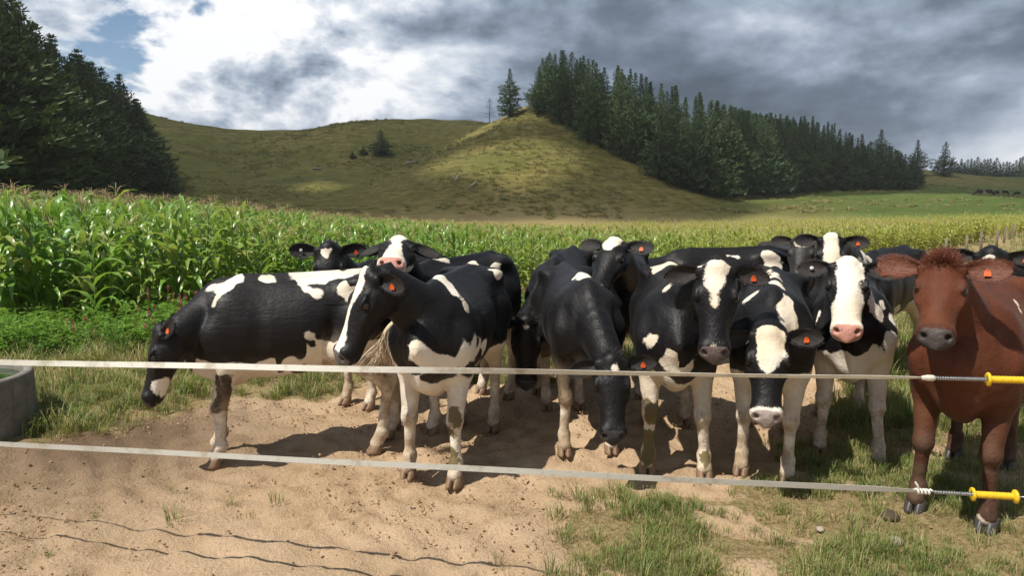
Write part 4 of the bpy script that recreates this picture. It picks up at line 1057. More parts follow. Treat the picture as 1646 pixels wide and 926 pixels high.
def scatter_ground():
    r = np.random.default_rng(81)
    T = [tuft(600 + i, 26, .12, .055, .0028, .3) for i in range(4)] + [tuft(610 + i, 18, .055, .06, .0024, .6) for i in range(3)] + [tuft(620 + i, 30, .20, .07, .0036, .3) for i in range(3)]
    P = []
    # near and middle ground inside the view, thinning with distance
    for (y0, y1, dens) in ((2.3, 5.5, 800), (5.5, 9, 210), (9, 14, 48), (14, 26, 14), (26, 60, 2.5)):
        A = (y1 * y1 - y0 * y0) * .80; n = int(A * dens); y = np.sqrt(r.uniform(y0 * y0, y1 * y1, n)); x = r.uniform(-.80, .80, n) * y; P.append(np.stack([x, y], 1))
    P = np.concatenate(P); dm = dirt_mask(P); d = np.hypot(*P.T)
    patch = sstep(-.6, .9, DN1(P * .55 + 7) + .5 * DN2(P * .7))
    sd0 = poly_sd(P, DIRT) + .12 * DN1(P) + .10 * DN2(P); prob = (1 - dm) ** 2 * (.35 + .65 * patch)
    nr = (1 - sstep(4.6, 6.2, P[:, 1])) * sstep(-.5, .3, P[:, 0]); clum = sstep(-.25, .85, DN2(P * .55 + 11) + .6 * DN1(P * .9 + 5)); prob = prob * (1 - nr) + nr * np.clip(1.15 - dm, 0, 1) * (.28 + .72 * clum) * np.where(sd0 < .12, 1, 0)
    # scattered tufts on the bare ground near its right-hand edge
    sd = poly_sd(P, DIRT); edge = sstep(1.1, .0, sd) * sstep(-.5, .9, P[:, 0]) * (P[:, 1] < 4.4) * sstep(.35, 1.0, DN2(P * .55 + 2))
    prob = np.maximum(prob, np.where(sd > 0, edge * .5, 0)); prob = np.maximum(prob, np.where(sd > 0, .0035 * (P[:, 1] < 4.2), 0))
    incorn = poly_sd(P, FIELD) > .1
    k = (r.uniform(size=len(P)) < prob) & ~incorn; P, d, dm, clk = P[k], d[k], dm[k], clum[k]
    z = terrain(P[:, 0], P[:, 1]); sd = poly_sd(P, DIRT); z += np.where((P[:, 1] > 5.5) & (P[:, 1] < 11), .05 * sstep(0, .35, -sd) * (1 - sstep(.5, 2.0, P[:, 0])), 0)
    left = (P[:, 0] < .5) & (P[:, 1] > 5)
    pick = np.where(left, r.choice([0, 1, 2, 3, 4, 5, 6, 7, 8], len(P)), np.where(P[:, 1] < 5.2, np.where(r.uniform(size=len(P)) < .15 + .45 * clk, r.choice([0, 1, 2, 3], len(P)), r.choice([4, 5, 6], len(P))), r.integers(0, 10, len(P))))
    sc = r.uniform(.6, 1.25, len(P)) * np.interp(d, [5, 12, 40], [1, 1.15, 2.0]) * np.where(P[:, 1] < 5, .75, 1.0)
    instancer('grass', np.stack([P[:, 0], P[:, 1], z], 1), np.stack([r.normal(size=len(P)) * .12, r.normal(size=len(P)) * .12, r.uniform(0, 6.28, len(P))], 1), np.repeat(sc[:, None], 3, 1), pick, T, 'stuff', 'grazed grass with dry blades growing around the bare yard', 'grass')
    print('grass', len(P))
    # weeds along the foot of the maize
    n = 5200; t = r.uniform(-.35, 1.9, n); P = FRONT[2] + np.outer(t, FRONT[3] - FRONT[2]); nr = np.array([-.28, .95]); P = P + np.outer(r.uniform(-2.5, .25, n) * np.interp(t, [-.3, .5, 1, 1.9], [1, .75, .55, .5]), nr)
    k = (np.abs(P[:, 0]) < .82 * P[:, 1]) & (r.uniform(size=n) < sstep(-.9, .8, DN1(P * .5 + 1.5)) * .8 + .2); P = P[k]
    k = poly_sd(P, DIRT) < -.25; P = P[k]
    W = [weed(640 + i, i % 2 == 0) for i in range(6)]
    fl = sstep(-.3, .5, DN1(P * .3 + 4)); pk = np.where(r.uniform(size=len(P)) < fl * .25, r.choice([0, 2, 4], len(P)), r.choice([1, 3, 5], len(P)))
    sc = r.uniform(.6, 1.25, len(P)); z = terrain(P[:, 0], P[:, 1]) + .03
    instancer('weeds', np.stack([P[:, 0], P[:, 1], z], 1), np.stack([0 * sc, 0 * sc, r.uniform(0, 6.28, len(P))], 1), np.repeat(sc[:, None], 3, 1), pk, W, 'stuff', 'bright green leafy weeds with pink flower spikes along the maize', 'weeds')
    # tussocks on the hills
    n = 26000; y = np.sqrt(r.uniform(100 ** 2, 205 ** 2, n)); P = np.stack([r.uniform(-.62, .80, n) * y, y], 1); k = (r.uniform(size=n) < (1 - .75 * sstep(20, 60, P[:, 0])) * sstep(-.5, 1.2, SNoise(77, .12, 14, 2)(P) + .5 * SNoise(78, .5, 14, 2)(P))); P = P[k]; z = terrain(P[:, 0], P[:, 1])
    TT = [tuft(680 + i, 34, .30, .17, .016, .55) for i in range(4)]; sc = r.uniform(.6, 1.9, len(P)) ** 1.2
    instancer('hill_tussocks', np.stack([P[:, 0], P[:, 1], z], 1), np.stack([0 * sc, 0 * sc, r.uniform(0, 6.28, len(P))], 1), np.stack([sc * 1.5, sc * 1.5, sc], 1), r.integers(0, 4, len(P)), TT, 'stuff', 'rough tussocks of dry grass on the hill slopes', 'grass')
    # clods and crumbs of soil
    C = []
    for i in range(5):
        q = np.random.default_rng(660 + i); b = MB(); V = []
        for a in range(4):
            ph = -1.2 + a * .8
            for j in range(6): th = j * 1.047 + a * .4; rr = q.uniform(.7, 1.1); V.append((rr * math.cos(ph) * math.cos(th), rr * math.cos(ph) * math.sin(th) * q.uniform(.7, 1.1), .6 * rr * math.sin(ph)))
        F = [[a * 6 + j, a * 6 + (j + 1) % 6, (a + 1) * 6 + (j + 1) % 6, (a + 1) * 6 + j] for a in range(3) for j in range(6)] + [[18 + j for j in range(6)], list(range(6))[::-1]]
        b.add(V, F); C.append(b.mesh('clod', M_CLOD, False))
    n = 36000; y = np.sqrt(r.uniform(2.4 ** 2, 7.5 ** 2, n)); P = np.stack([r.uniform(-.8, .8, n) * y, y], 1); dm = dirt_mask(P)
    k = r.uniform(size=n) < dm * (.15 + .85 * sstep(-.3, 1.0, DN1(P * .6 + 9))); P = P[k]
    sc = .003 + .011 * r.uniform(size=len(P)) ** 5 ; z = terrain(P[:, 0], P[:, 1]) + .0045 * DN2(P) + .0052 * DN3(P) - .001
    instancer('soil_clods', np.stack([P[:, 0], P[:, 1], z], 1), r.uniform(0, 6.28, (len(P), 3)) * [.15, .15, 1], np.stack([sc, sc, sc * .8], 1), r.integers(0, 5, len(P)), C, 'stuff', 'dry crumbs and clods of soil strewn over the bare yard', 'soil')
M_CLOD = simple_mat('clod', (.34, .225, .13), .95, .35, 3.0, 0, .1)
scatter_ground()

# ------------------------------------------------------------------ the cloud out of view, added to cast shade on the hills
def make_shade_cloud():
    HZ = 620.0; sh = np.array([SUNV.x, SUNV.y]) / -SUNV.z * HZ; h = 7.0
    x = np.arange(-300, 330, h); y = np.arange(-20, 480, h); zz = np.arange(-56, 60, h)
    X, Y, Z = np.meshgrid(x, y, zz, indexing='ij'); P = np.stack([X, Y], -1)
    n = SNoise(900, .04, 16, 2)(P) * 14 + SNoise(901, .11, 16, 2)(P) * 6
    # ground it is shaped to shade: the hills beyond the maize and the wood on the left
    s = np.minimum(np.interp(X, [-300, -60, -38, -15, 30, 60, 330], [20, 33, 62, 112, 122, 165, 175]) * -1 + Y, 470 - Y)
    s = np.minimum(s, np.hypot((X - 12) / 1.7, (Y - 126) / 1.0) - 27)        # sunlit gap over the spur
    s = np.minimum(s, np.hypot((X + 30) / 1.0, (Y - 150) / .55) - 11)
    s = np.minimum(s, np.minimum(X + 290, 320 - X)) + n
    th = 26 * np.tanh(np.maximum(s, -20) / 22) + 4 * SNoise(902, .16, 14, 3)(np.stack([X, Y, Z], -1))
    f = np.abs(Z) - th
    V, Q = surface_net(f.astype(np.float32), h, np.array([x[0], y[0], zz[0]])); V[:, 0] -= sh[0]; V[:, 1] -= sh[1]; V[:, 2] += HZ
    m, nt, b = new_mat('shade_cloud'); nn = N(nt, 'ShaderNodeTexNoise', i_Scale=.02); c = mixc(nt, nn.outputs[0], (.75, .77, .80), (.88, .89, .90)); nt.links.new(c, b.inputs['Base Color']); b.inputs['Roughness'].default_value = 1.0
    tr = N(nt, 'ShaderNodeBsdfTransparent'); mx = N(nt, 'ShaderNodeMixShader', i_0=.50); nt.links.new(b.outputs[0], mx.inputs[1]); nt.links.new(tr.outputs[0], mx.inputs[2]); nt.links.new(mx.outputs[0], nt.nodes['Material Output'].inputs[0])      # thin cloud lets part of the sun through
    tag(link('shade_cloud', new_mesh('shade_cloud', V, Q, m)), kind='structure')
make_shade_cloud()

def make_haze():
    V = [(x, y, z) for x in (-600, 700) for y in (-190, 960) for z in (-40, 75)]
    me = new_mesh('haze', V, [[0, 1, 3, 2], [4, 6, 7, 5], [0, 4, 5, 1], [2, 3, 7, 6], [0, 2, 6, 4], [1, 5, 7, 3]], None, False)
    m = bpy.data.materials.new('haze'); m.use_nodes = True; nt = m.node_tree; nt.nodes.clear()
    v = N(nt, 'ShaderNodeVolumePrincipled'); v.inputs['Color'].default_value = (.80, .80, .78, 1); v.inputs['Density'].default_value = .00028; v.inputs['Anisotropy'].default_value = .2
    o = N(nt, 'ShaderNodeOutputMaterial'); nt.links.new(v.outputs[0], o.inputs['Volume']); me.materials.append(m)
    tag(link('haze', me), 'thin dusty haze hanging over the valley', 'haze', None, 'stuff')
make_haze()
# ------------------------------------------------------------------ trough, electric tapes, handles, posts, logs, distant cattle
def concrete():
    m, nt, b = new_mat('weathered_concrete'); L = nt.links.new; tc = N(nt, 'ShaderNodeTexCoord')
    n = N(nt, 'ShaderNodeTexNoise', i_Scale=5.0, i_Detail=9.0, i_Roughness=.7); L(tc.outputs['Object'], n.inputs['Vector'])
    mp = N(nt, 'ShaderNodeMapping'); mp.inputs['Scale'].default_value = (6, 6, .6); L(tc.outputs['Object'], mp.inputs[0])
    s = N(nt, 'ShaderNodeTexNoise', i_Scale=2.0, i_Detail=5.0); L(mp.outputs[0], s.inputs['Vector'])
    c = ramp(nt, n.outputs[0], [(.3, (.10, .09, .075)), (.5, (.185, .17, .145)), (.72, (.27, .25, .215))]).outputs[0]
    c = mixc(nt, math_n(nt, 'MULTIPLY', smooth(nt, s.outputs[0], .5, .7), .6), c, (.085, .08, .068)); L(c, b.inputs['Base Color']); b.inputs['Roughness'].default_value = .9
    bp = N(nt, 'ShaderNodeBump', i_Strength=.6, i_Distance=.012); L(n.outputs[0], bp.inputs['Height']); L(bp.outputs[0], b.inputs['Normal']); return m
def make_trough():
    R = .56; c = np.array([-4.33, 5.10])
    root = link('water_trough', None, None, (c[0], c[1], 0)); tag(root, 'round weathered concrete water trough standing at the end of the tapes', 'trough')
    b = MB(); b.lathe([(R - .10, .05), (R - .07, .425), (R - .065, .445), (R - .055, .455), (R - .02, .455), (R - .004, .448), (R, .43), (R + .004, .20), (R - .005, -.04)], 72)
    link('basin', b.mesh('basin', concrete()), root)
    m, nt, bs = new_mat('trough_water'); n = N(nt, 'ShaderNodeTexNoise', i_Scale=4.0, i_Detail=3.0)
    cc = mixc(nt, n.outputs[0], (.010, .028, .010), (.03, .06, .02)); nt.links.new(cc, bs.inputs['Base Color']); bs.inputs['Roughness'].default_value = .04
    bp = N(nt, 'ShaderNodeBump', i_Strength=.15, i_Distance=.02); nt.links.new(n.outputs[0], bp.inputs['Height']); nt.links.new(bp.outputs[0], bs.inputs['Normal'])
    w = MB(); w.lathe([(.001, .40), (R - .075, .40)], 48); link('water', w.mesh('water', m), root)
make_trough()

M_YEL = simple_mat('yellow_plastic', (.66, .42, .014), .45, .30, 60, .25)
M_STEEL = simple_mat('galvanised_spring', (.42, .43, .44), .35, .25, 40, 0, .5, .01, .9)
def tape_mat(name='woven_tape', k=1.0):
    m, nt, b = new_mat(name); L = nt.links.new; uv = N(nt, 'ShaderNodeAttribute', attribute_name='across').outputs['Fac']
    tc = N(nt, 'ShaderNodeTexCoord'); n = N(nt, 'ShaderNodeTexNoise', i_Scale=9.0, i_Detail=6.0, i_Roughness=.7); L(tc.outputs['Object'], n.inputs['Vector'])
    w = math_n(nt, 'SINE', math_n(nt, 'MULTIPLY', uv, 30.0)); c = mixc(nt, smooth(nt, w, .2, .9), tuple(v * k for v in (.82, .80, .72)), tuple(v * k for v in (.56, .54, .46)))
    c = mixc(nt, math_n(nt, 'MULTIPLY', smooth(nt, n.outputs[0], .48, .68), .6), c, (.36, .29, .17)); L(c, b.inputs['Base Color']); b.inputs['Roughness'].default_value = .6
    t = N(nt, 'ShaderNodeBsdfTranslucent'); L(c, t.inputs[0]); mx = N(nt, 'ShaderNodeMixShader', i_0=.3); L(b.outputs[0], mx.inputs[1]); L(t.outputs[0], mx.inputs[2]); L(mx.outputs[0], nt.nodes['Material Output'].inputs[0])
    return m
M_TAPE = tape_mat(); M_TAPE2 = tape_mat('grubby_woven_tape', .80)
def ribbon(A, B, w, twist, sag, seed, n=90, mat=None):
    r = np.random.default_rng(seed); A = np.array(A, float); B = np.array(B, float); V = []; ac = []; d = (B - A) / np.linalg.norm(B - A); up = np.array([0, 0, 1.0]); side = np.cross(d, up); side /= np.linalg.norm(side); upp = np.cross(side, d)
    for i in range(n):
        t = i / (n - 1); p = A + (B - A) * t - up * sag * 4 * t * (1 - t) + up * .0012 * math.sin(t * 23 + seed); a = twist(t)
        ww = w * (1 if t < .97 else (1 - .65 * (t - .97) / .03)); v = upp * math.cos(a) + side * math.sin(a); nn = np.cross(d, v)
        for q, s in ((-.5, 1), (.5, 1), (.5, -1), (-.5, -1)): V.append(p + v * ww * q + nn * .0006 * s); ac.append(q + .5)
    F = [[4 * i + j, 4 * i + (j + 1) % 4, 4 * i + 4 + (j + 1) % 4, 4 * i + 4 + j] for i in range(n - 1) for j in range(4)] + [[0, 1, 2, 3], [4 * n - 1, 4 * n - 2, 4 * n - 3, 4 * n - 4]]
    me = new_mesh('tape', V, F, mat or M_TAPE, False); fattr(me, 'across', ac); return me
def gate_line(A, B, C, D, wd, tw, sag, seed, knot, labs):
    """tape from A to B, spring from B to C, yellow grip from C to D"""
    A, B, C, D = [np.array(q, float) for q in (A, B, C, D)]
    t = link('fence_tape', None, None, tuple(A)); tag(t, labs[0], 'fence tape'); me = ribbon(A - A, B - A, wd, tw, sag, seed, mat=M_TAPE2 if knot == 'tied' else M_TAPE); link('band', me, t)
    d = (C - B) / np.linalg.norm(C - B); k = MB()
    if knot == 'clamp': k.tube([B - A - d * .03, B - A - d * .012, B - A + d * .006, B - A + d * .014], [.007, .011, .011, .005], 10)
    else:
        r = np.random.default_rng(seed); o = B - A; q = [o - d * .045 + r.normal(size=3) * .003]
        for i in range(26): a = i * 1.1; q.append(o - d * (.04 - .002 * i) + np.array([.0, math.cos(a), math.sin(a)]) * .008)
        k.tube(q, .0042, 6); k.tube([o - d * .03, o - d * .035 + [0, 0, .02], o - d * .04 + [-.004, 0, .034]], [.004, .004, .003], 5)
    link('knot', k.mesh('knot', M_TAPE), t)
    h = link('gate_handle', None, None, tuple(C)); tag(h, labs[1], 'gate handle')
    s = MB(); n = 260; L = np.linalg.norm(C - B); e1 = np.cross(d, [0, 0, 1.0]); e1 /= np.linalg.norm(e1); e2 = np.cross(e1, d); turns = L / .0052
    P = [B - C + d * (.016 + (L - .004) * i / (n - 1)) + .0062 * (math.cos(6.283 * turns * i / (n - 1)) * e1 + math.sin(6.283 * turns * i / (n - 1)) * e2) for i in range(n)]
    s.tube(P, .0013, 4); s.tube([B - C + d * a + e2 * b for a, b in ((.016, .006), (.006, .007), (-.001, .0), (.006, -.006))], .0018, 5); link('spring', s.mesh('spring', M_STEEL), h)
    g = D - C; gl = np.linalg.norm(g); gd = g / gl; R3 = Matrix.Identity(3); q = Vector(gd).to_track_quat('Z', 'Y')
    def part(name, prof, k=28):
        b = MB(); b.lathe(prof, k); o = link(name, b.mesh(name, M_YEL), h); o.rotation_euler = q.to_euler(); return o
    part('flange', [(.009, -.002), (.020, -.004), (.0235, -.001), (.0235, .004), (.018, .007), (.010, .009)])
    part('grip', [(.0095, .004)] + [(.0112 if i % 2 else .0128, .010 + (gl - .022) * i / 22) for i in range(23)] + [(.0095, gl - .008)])
    part('flange', [(.010, gl - .012), (.018, gl - .010), (.0235, gl - .006), (.0235, gl), (.018, gl + .003), (.009, gl + .002)])
    b = MB(); b.tube([g, g + gd * .05, g + gd * .075 + e2 * .012, g + gd * .06 + e2 * .022], .0022, 6); link('hook', b.mesh('hook', M_STEEL), h)
up_tw = lambda t: -.1 + .35 * math.sin(t * 9 + .4) + .9 * max(0, t - .62) / .38
lo_tw = lambda t: .10 + .30 * math.sin(t * 5 + 2)
gate_line(pix(-420, 573, 3.55), pix(1497, 608, 2.32), pix(1588, 610, 2.28), pix(1668, 612, 2.24), .026, up_tw, .006, 3, 'clamp', ('upper pale fence tape stretched across in front of the cattle', 'yellow gate handle at the end of the upper tape, against the red brown cow'))
gate_line(pix(-420, 690, 3.55), pix(1492, 791, 2.32), pix(1563, 795, 2.29), pix(1634, 799, 2.26), .024, lo_tw, .006, 4, 'tied', ('lower grubby fence tape tied on at knee height before the cattle', 'yellow gate handle tied to the lower tape, both round flanges showing'))

M_WOOD = simple_mat('grey_post_wood', (.19, .155, .115), .85, .35, 8, .6, .2, .02)
def post(x, y, h, w, label, group=None, z=None, name='fence_post'):
    r = np.random.default_rng(int(abs(x * 97 + y * 31))); b = MB(); z = TZ(x, y) if z is None else z
    b.tube([(0, 0, -.3), (r.normal() * .01, 0, h * .5), (r.normal() * .015, r.normal() * .015, h * .985), (0, 0, h)], [w, w * .97, w * .94, w * .8], 9)
    o = link(name, b.mesh(name, M_WOOD), None, (x, y, z), (r.normal() * .03, r.normal() * .03, 0)); return tag(o, label, 'post', group)
# posts that carry the gate lines, just past both ends
e = pix(-430, 640, 3.56); post(e[0], e[1], 1.3, .06, 'wooden post that holds the two fence tapes beside the trough')
e = pix(1760, 610, 2.20); post(e[0], e[1], 1.35, .06, 'wooden gate post that the two yellow handles hook on to')
p = gpix(1466, 486); post(p[0], p[1], .97, .055, 'thick weathered post behind the red brown cow, at the corner of the maize')
for px, by, h in ((1520, 416, .8), (1553, 407, .82), (1577, 396, .8), (1602, 393, .85), (1614, 385, .8), (1623, 380, .8), (1631, 374, .8), (1637, 370, .8), (1642, 366, .8)):
    Y = 1.75 * 1100 / (by - 330); p = pix(px, by, Y); post(p[0], p[1], h, .05, 'weathered post in the fence line that runs back along the maize', 'posts of the fence beside the maize')
for px in (236, 262, 293, 317, 341, 362, 379, 409, 436, 470, 489, 517, 548, 578, 606, 640, 672, 705, 735, 768):
    y0 = float(np.interp(px, [236, 300, 352, 405, 450, 500, 560, 640, 790], [189, 206, 220, 233, 226, 214, 203, 203, 200])); q = pix(px, y0, 193)
    post(q[0], q[1], 1.15, .07, 'tiny fence post on the skyline of the back ridge', 'fence posts along the ridge')
# a slack tape between two stakes along the maize
A = pix(655, 512, 8.6); B = pix(1010, 452, 9.4)
t = link('fence_tape', None, None, tuple(A)); tag(t, 'thin white tape strung along the weeds between the herd and the maize', 'fence tape'); link('band', ribbon(A - A, B - A, .018, lambda t: .3, .02, 9), t)
for q in (A, B): post(q[0], q[1], q[2] + .06, .022, 'thin stake that carries the white tape along the maize', 'stakes of the tape along the maize', name='fence_stake')
# logs and stumps on the spur
M_LOG = simple_mat('bleached_log', (.26, .22, .175), .9, .3, 3, .5, .1, .05)
for px, py, ln, a, lab in ((735, 290, 2.4, 1.2, 'bleached log lying upright on the sunny side of the spur'), (760, 300, 2.0, .9, 'shorter bleached stump lower on the spur than the log'), (665, 262, 3.2, .35, 'pale fallen branch near the gully beside the spur'), (515, 272, 3.4, .1, 'grey fallen log low on the shaded back slope')):
    p = march(px, py, 90, 400); r = np.random.default_rng(px); b = MB(); d = np.array([math.cos(a), .25, math.sin(a) * .8])
    b.tube([d * (-ln / 2), d * (-.1) + r.normal(size=3) * .1, d * ln / 2], [.32, .26, .14], 8); b.tube([d * .2, d * .3 + np.array([.6, 0, .35])], [.10, .05], 5)
    tag(link('fallen_log', b.mesh('fallen_log', M_LOG), None, (p[0], p[1], p[2] + .3)), lab, 'log')
# stones in the grass
M_ST = simple_mat('pale_stone', (.34, .29, .23), .9, .25, 12, .5, .2, .01)
for px, py, s, lab in ((1440, 872, .035, 'pale flat stone in the grass below the lower handle'), (1318, 853, .022, 'small pale stone half sunk in the grass'), (1430, 832, .05, 'dark flat dung pat beside the red brown cow')):
    p = gpix(px, py); r = np.random.default_rng(px); b = MB(); V = [];
    for i in range(5):
        ph = -1.3 + i * .65
        for j in range(9): th = j * .698; rr = r.uniform(.85, 1.1); V.append((1.5 * s * rr * math.cos(ph) * math.cos(th), s * rr * math.cos(ph) * math.sin(th), .5 * s * rr * math.sin(ph)))
    b.add(V, [[i * 9 + j, i * 9 + (j + 1) % 9, (i + 1) * 9 + (j + 1) % 9, (i + 1) * 9 + j] for i in range(4) for j in range(9)] + [list(range(9))[::-1], [36 + j for j in range(9)]])
    dk = 'dung' in lab
    tag(link('dung_pat' if dk else 'stone', b.mesh('stone', simple_mat('dung', (.07, .05, .03), .9, .4, 20, .6) if dk else M_ST), None, (p[0], p[1], .008), (0, 0, 1.0)), lab, 'dung' if dk else 'stone')
PINK = (0.50, 0.245, 0.19); GREY = (0.11, 0.098, 0.095); PALE = (0.36, 0.29, 0.26); SOOT = (0.045, 0.042, 0.042)
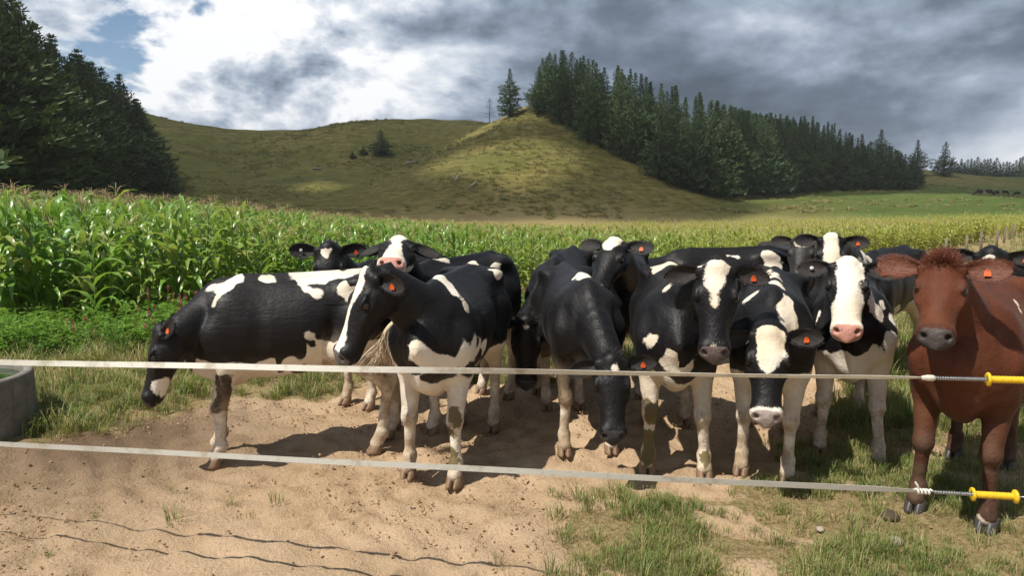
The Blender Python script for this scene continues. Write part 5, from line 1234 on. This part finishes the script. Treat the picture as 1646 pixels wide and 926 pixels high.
HERD = [
 dict(name='a', seed=11, front=(358, 737), yaw=195, s=0.99, poll=(252, 530, 4.30), hyaw=200, hpitch=-72, hs=.95, vox=.011,
      label='black and white cow with head lowered beside the concrete trough, tail swishing', ears=((25, -48), (20, -30)), tags={'l': 1},
      belly=.615, legs={'fl': .76, 'fr': .74, 'hl': .86, 'hr': .8}, dirty=.9, feet={'fl': (.02, .0), 'fr': (.06, -.02), 'hl': (.06, 0), 'hr': (-.06, 0)},
      coat=[('W', [(392, 444), (368, 450), (352, 460)], .062), ('W', [(345, 470), (340, 486)], .026), ('W', [(492, 444), (530, 437), (585, 432)], .075),
            ('W', [(500, 462), (505, 468)], .04), ('W', [(548, 462), (556, 470)], .05), ('K', [(364, 612), (366, 655)], .058), ('W', [(508, 545), (520, 575), (470, 592)], .055), ('W', [(428, 444), (432, 447)], .014)],
      face=[('W', (.36, .07, -.07), .06), ('W', (.33, -.07, -.07), .05)], muzzle=SOOT, tail_pale=True,
      tail=[(-.80, 0, 1.235), (-.88, .06, 1.17), (-.86, .24, 1.08), (-.74, .36, 1.02), (-.62, .39, .94), (-.60, .38, .86)], tail_curl=.55),
 dict(name='b', seed=12, front=(694, 772), yaw=258, s=1.0, poll=(588, 438, 3.98), hyaw=212, hpitch=-63, vox=.011,
      label='black cow with narrow white blaze seen in profile, one muddy front leg, among the herd', ears=((35, -5), (20, 5)), tags={'l': 1},
      legs={'fl': .70, 'fr': .74, 'hl': .72, 'hr': .72}, belly=.60, feet={'fl': (.04, .02), 'fr': (-.02, -.02), 'hl': (.06, .0), 'hr': (-.06, 0)},
      coat=[('W', [(714, 440), (722, 455), (733, 468)], .055), ('W', [(742, 474), (750, 483)], .022), ('W', [(766, 416), (770, 420)], .045), ('W', [(790, 424), (808, 436)], .042),
            ('W', [(637, 546), (654, 560)], .03), ('W', [(662, 575), (690, 592), (720, 590)], .075), ('W', [(752, 572), (782, 558)], .07), ('K', [(700, 603)], .03), ('K', [(772, 556)], .028)],
      blaze=[(-.04, .04), (.03, .048), (.12, .036), (.25, .026), (.4, .028), (.47, .045)], blaze_z=.01, muzzle=GREY, dung=[([(722, 668), (722, 700), (724, 745)], .06)]),
 dict(name='c', seed=13, front=(575, 652), yaw=238, s=.98, poll=(528, 396, 5.35), hyaw=282, hpitch=-62, vox=.015,
      label='black cow with a white triangle on its forehead peering over the head-down cow', ears=((5, 0), (5, -4)), tags={'l': 1, 'r': 'button'},
      legs={'all': .75}, blaze=[(.02, .06), (.05, .052), (.13, .0), (.15, -.4)], muzzle=SOOT),
 dict(name='d', seed=14, front=(668, 690), yaw=238, s=1.02, poll=(641, 384, 5.02), hyaw=273, hpitch=-8, vox=.012,
      label='black and white cow with pink nose holding its white-blazed face up over others', ears=((30, 0), (28, -25)),
      legs={'all': .72}, belly=.62, blaze=[(-.05, .07), (.06, .060), (.16, .048), (.28, .055), (.36, .09), (.45, .14)], blaze_z=-.09, snip=.34, jaw=(.16, -.055), eyepatch=.058, muzzle=PINK,
      coat=[('W', [(668, 440), (672, 446)], .07), ('W', [(700, 411), (716, 412)], .05), ('W', [(798, 428)], .05)], feet={'fl': (0, .02), 'fr': (.05, -.02)}),
 dict(name='e', seed=15, front=(888, 632), yaw=255, s=1.0, poll=(846, 516, 5.45), hyaw=268, hpitch=-78, vox=.014,
      label='all black cow hanging its head low behind the other lowered black cow', ears=((10, 0), (0, 5)), legs={'all': .55}, muzzle=SOOT, tuft=110, tuft_len=.038,
      face=[('W', (.05, .0, .09), .022)]),
 dict(name='f', seed=16, front=(944, 726), yaw=275, s=.97, poll=(984, 578, 4.15), hyaw=267, hpitch=-62, hs=.98, vox=.011,
      label='glossy black cow stretching its head down to sniff the dirt, white ankles', ears=((0, -4), (5, 20)), tags={'l': 1}, legs={'fl': .33, 'fr': .30, 'hl': .5, 'hr': .5}, muzzle=SOOT,
      tuft=120, tuft_len=.038, face=[('W', (.06, .02, .09), .03)], coat=[('W', [(927, 434)], .014), ('W', [(932, 440)], .01)], feet={'fl': (.02, .03), 'fr': (.03, -.03)}),
 dict(name='g', seed=17, front=(1003, 640), yaw=262, s=1.03, poll=(987, 386, 5.45), hyaw=240, hpitch=-36, vox=.013,
      label='black cow with white forehead and pale nose tip raising its head over a black back', ears=((12, -6), (12, -10)), tags={'l': 1}, legs={'all': .6},
      blaze=[(-.02, .05), (.06, .052), (.13, .022), (.17, -.4)], snip=.468, muzzle=(.30, .17, .13)),
 dict(name='h', seed=18, front=(1082, 762), yaw=260, s=1.0, poll=(1152, 428, 4.02), hyaw=255, hpitch=-64, vox=.011,
      label='black cow with cream triangle on forehead facing the tape, dung-stained white legs', ears=((12, 8), (5, 12)), tags={'l': 1},
      legs={'all': .68}, belly=.58, blaze=[(-.04, .055), (.03, .062), (.10, .055), (.17, .028), (.25, .004), (.27, -.4)], muzzle=(.13, .10, .09), face=[('W', (.455, -.01, .05), .022)], light=(.72, .64, .52),
      coat=[('W', [(1052, 430), (1062, 414), (1085, 408)], .045), ('W', [(1074, 452), (1092, 438), (1112, 434)], .055), ('W', [(1085, 590), (1112, 596)], .075), ('W', [(1125, 560), (1135, 590)], .045), ('K', [(1066, 625)], .025), ('W', [(1042, 545)], .02)],
      dung=[([(1060, 655), (1056, 678)], .045), ([(1052, 708), (1046, 732)], .035), ([(1120, 680), (1126, 720), (1124, 768)], .04)], feet={'fl': (.02, .05), 'fr': (0, -.02)}, knee={'fl': .02}),
 dict(name='i', seed=19, front=(1230, 766), yaw=249, s=.97, poll=(1236, 533, 3.95), hyaw=251, hpitch=-61, vox=.011,
      label='black and white cow bowing its head under the tape, white forehead and muzzle band', ears=((2, -4), (12, 14)), tags={'l': 1},
      legs={'all': .74}, blaze=[(-.05, .06), (.04, .066), (.13, .05), (.21, .028), (.28, .004), (.3, -.4)], snip=.43, muzzle=PALE, light=(.72, .65, .54),
      coat=[('W', [(1196, 440), (1212, 424), (1238, 440)], .075), ('W', [(1205, 470)], .04), ('W', [(1250, 450), (1268, 490), (1280, 540)], .045), ('W', [(1200, 585), (1215, 620)], .07)], feet={'fl': (.04, -.01), 'fr': (.0, -.01)}, tuft=25, tuft_len=.018, tuft_x=.01),
 dict(name='j', seed=20, front=(1075, 588), yaw=181, s=1.0, poll_local=(.95, .05, 1.15), hyaw=190, hpitch=-50, vox=.016,
      label='black cow standing side-on across the back of the group, white hip patch', legs={'all': .6}, muzzle=SOOT,
      coat=[('W', [(1232, 414), (1250, 424)], .075), ('W', [(1165, 406), (1180, 408)], .045)]),
 dict(name='k', seed=21, front=(1275, 571), yaw=262, s=1.0, poll=(1290, 382, 7.0), hyaw=241, hpitch=-52, vox=.016, dark=(.03, .026, .024),
      label='dusty black cow with a small white forehead mark standing at the very back', ears=((5, 0), (5, 0)), legs={'all': .6}, muzzle=GREY, blaze=[(0, .045), (.05, .045), (.12, .008), (.14, -.4)]),
 dict(name='l', seed=22, front=(1378, 610), yaw=222, s=1.0, poll=(1337, 380, 6.1), hyaw=246, hpitch=-56, vox=.015,
      label='black cow with broad white blaze and patched back behind the white-faced cow', ears=((5, 4), (5, 0)), tags={'l': 1}, legs={'all': .75}, muzzle=PINK,
      blaze=[(-.05, .06), (.06, .062), (.15, .045), (.25, .036), (.35, .045), (.45, .08)], coat=[('W', [(1392, 404), (1405, 412)], .05), ('W', [(1385, 425), (1410, 430)], .04)]),
 dict(name='m', seed=23, front=(1360, 736), yaw=247, s=.97, poll=(1363, 420, 4.30), hyaw=247, hpitch=-46, vox=.011,
      label='black and white cow with a mostly white face and pink nose on the grass edge', ears=((8, 6), (8, 4)), tags={'l': 1, 'r': 'button'}, light=(.76, .70, .61),
      legs={'all': .80}, belly=.70, blaze=[(-.07, .085), (.05, .072), (.13, .056), (.22, .062), (.30, .085), (.4, .14)], blaze_z=-.075, jaw=(.30, -.03), eyepatch=.064, muzzle=PINK, tuft_col='pale', tuft=50, tuft_len=.022, tuft_x=.015,
      coat=[('W', [(1345, 590), (1380, 585), (1405, 575)], .10), ('W', [(1405, 470), (1415, 498)], .042), ('W', [(1423, 482)], .02), ('W', [(1442, 512)], .018), ('W', [(1432, 550), (1440, 580)], .05), ('K', [(1366, 560), (1378, 562)], .035), ('W', [(1312, 500), (1306, 520)], .02)],
      feet={'fl': (.10, .05), 'fr': (-.05, -.03)}),
 dict(name='n', seed=24, front=(1528, 834), yaw=229, s=1.01, poll=(1515, 421, 3.50), hyaw=237, hpitch=-40, vox=.010, red=True,
      label='large red brown cow with hairy ears and tufted poll facing the yellow handles', ears=((4, -4), (4, -6)), tags={'l': 1}, hoof='dark', hs=.94,
      legs={'all': .0}, muzzle=(.058, .047, .043), tuft=520, tuft_len=.055, tuft_f=-.65, tuft_up=.9, tuft_x=-.018, coat=[('W', [(1636, 478), (1644, 496)], .022)], feet={'fl': (.02, .02), 'fr': (.0, -.03)}, barrel=.93),
 dict(name='o', seed=25, front=(1662, 690), yaw=247, s=1.0, poll=(1594, 405, 5.25), hyaw=238, hpitch=-62, vox=.013,
      label='black cow with a small white forehead blotch half hidden behind the red brown cow', ears=((8, 2), (8, 0)), tags={'l': 1}, legs={'all': .72}, face=[('W', (.06, -.02, .085), .036)], muzzle=SOOT),
]
for sp in HERD:
    make_cow(sp)
# ------------------------------------------------------------------ cattle grazing far off: small copies of one dark cow
def far_cattle():
    sp = dict(name='far', seed=40, front=(900, 700), yaw=0, s=1.0, poll_local=(.98, 0, .62), hyaw=0, hpitch=-65, vox=.03, legs={'all': 0}, label='black cow grazing in the distant pasture', tuft=3)
    root = make_cow(sp); kids = [c for c in root.children_recursive]
    src = root; spots = [(1572, 315, 184), (1590, 315, 10), (1601, 315, 190), (1616, 314, 5), (1634, 316, 175)]
    for i, (px, py, a) in enumerate(spots):
        p = march(px, py, 120, 400)
        if i == 0: e = root
        else:
            e = root.copy(); COL.objects.link(e)
            for c in root.children:
                k = c.copy(); COL.objects.link(k); k.parent = e
                for g in c.children: q = g.copy(); COL.objects.link(q); q.parent = k
        e.location = (p[0], p[1], TZ(p[0], p[1])); e.rotation_euler = (0, 0, math.radians(a)); e.scale = (1.05,) * 3
        tag(e, 'tiny black cow grazing in the distant green pasture below the shelter belt', 'cow', 'cattle grazing far off')
far_cattle()
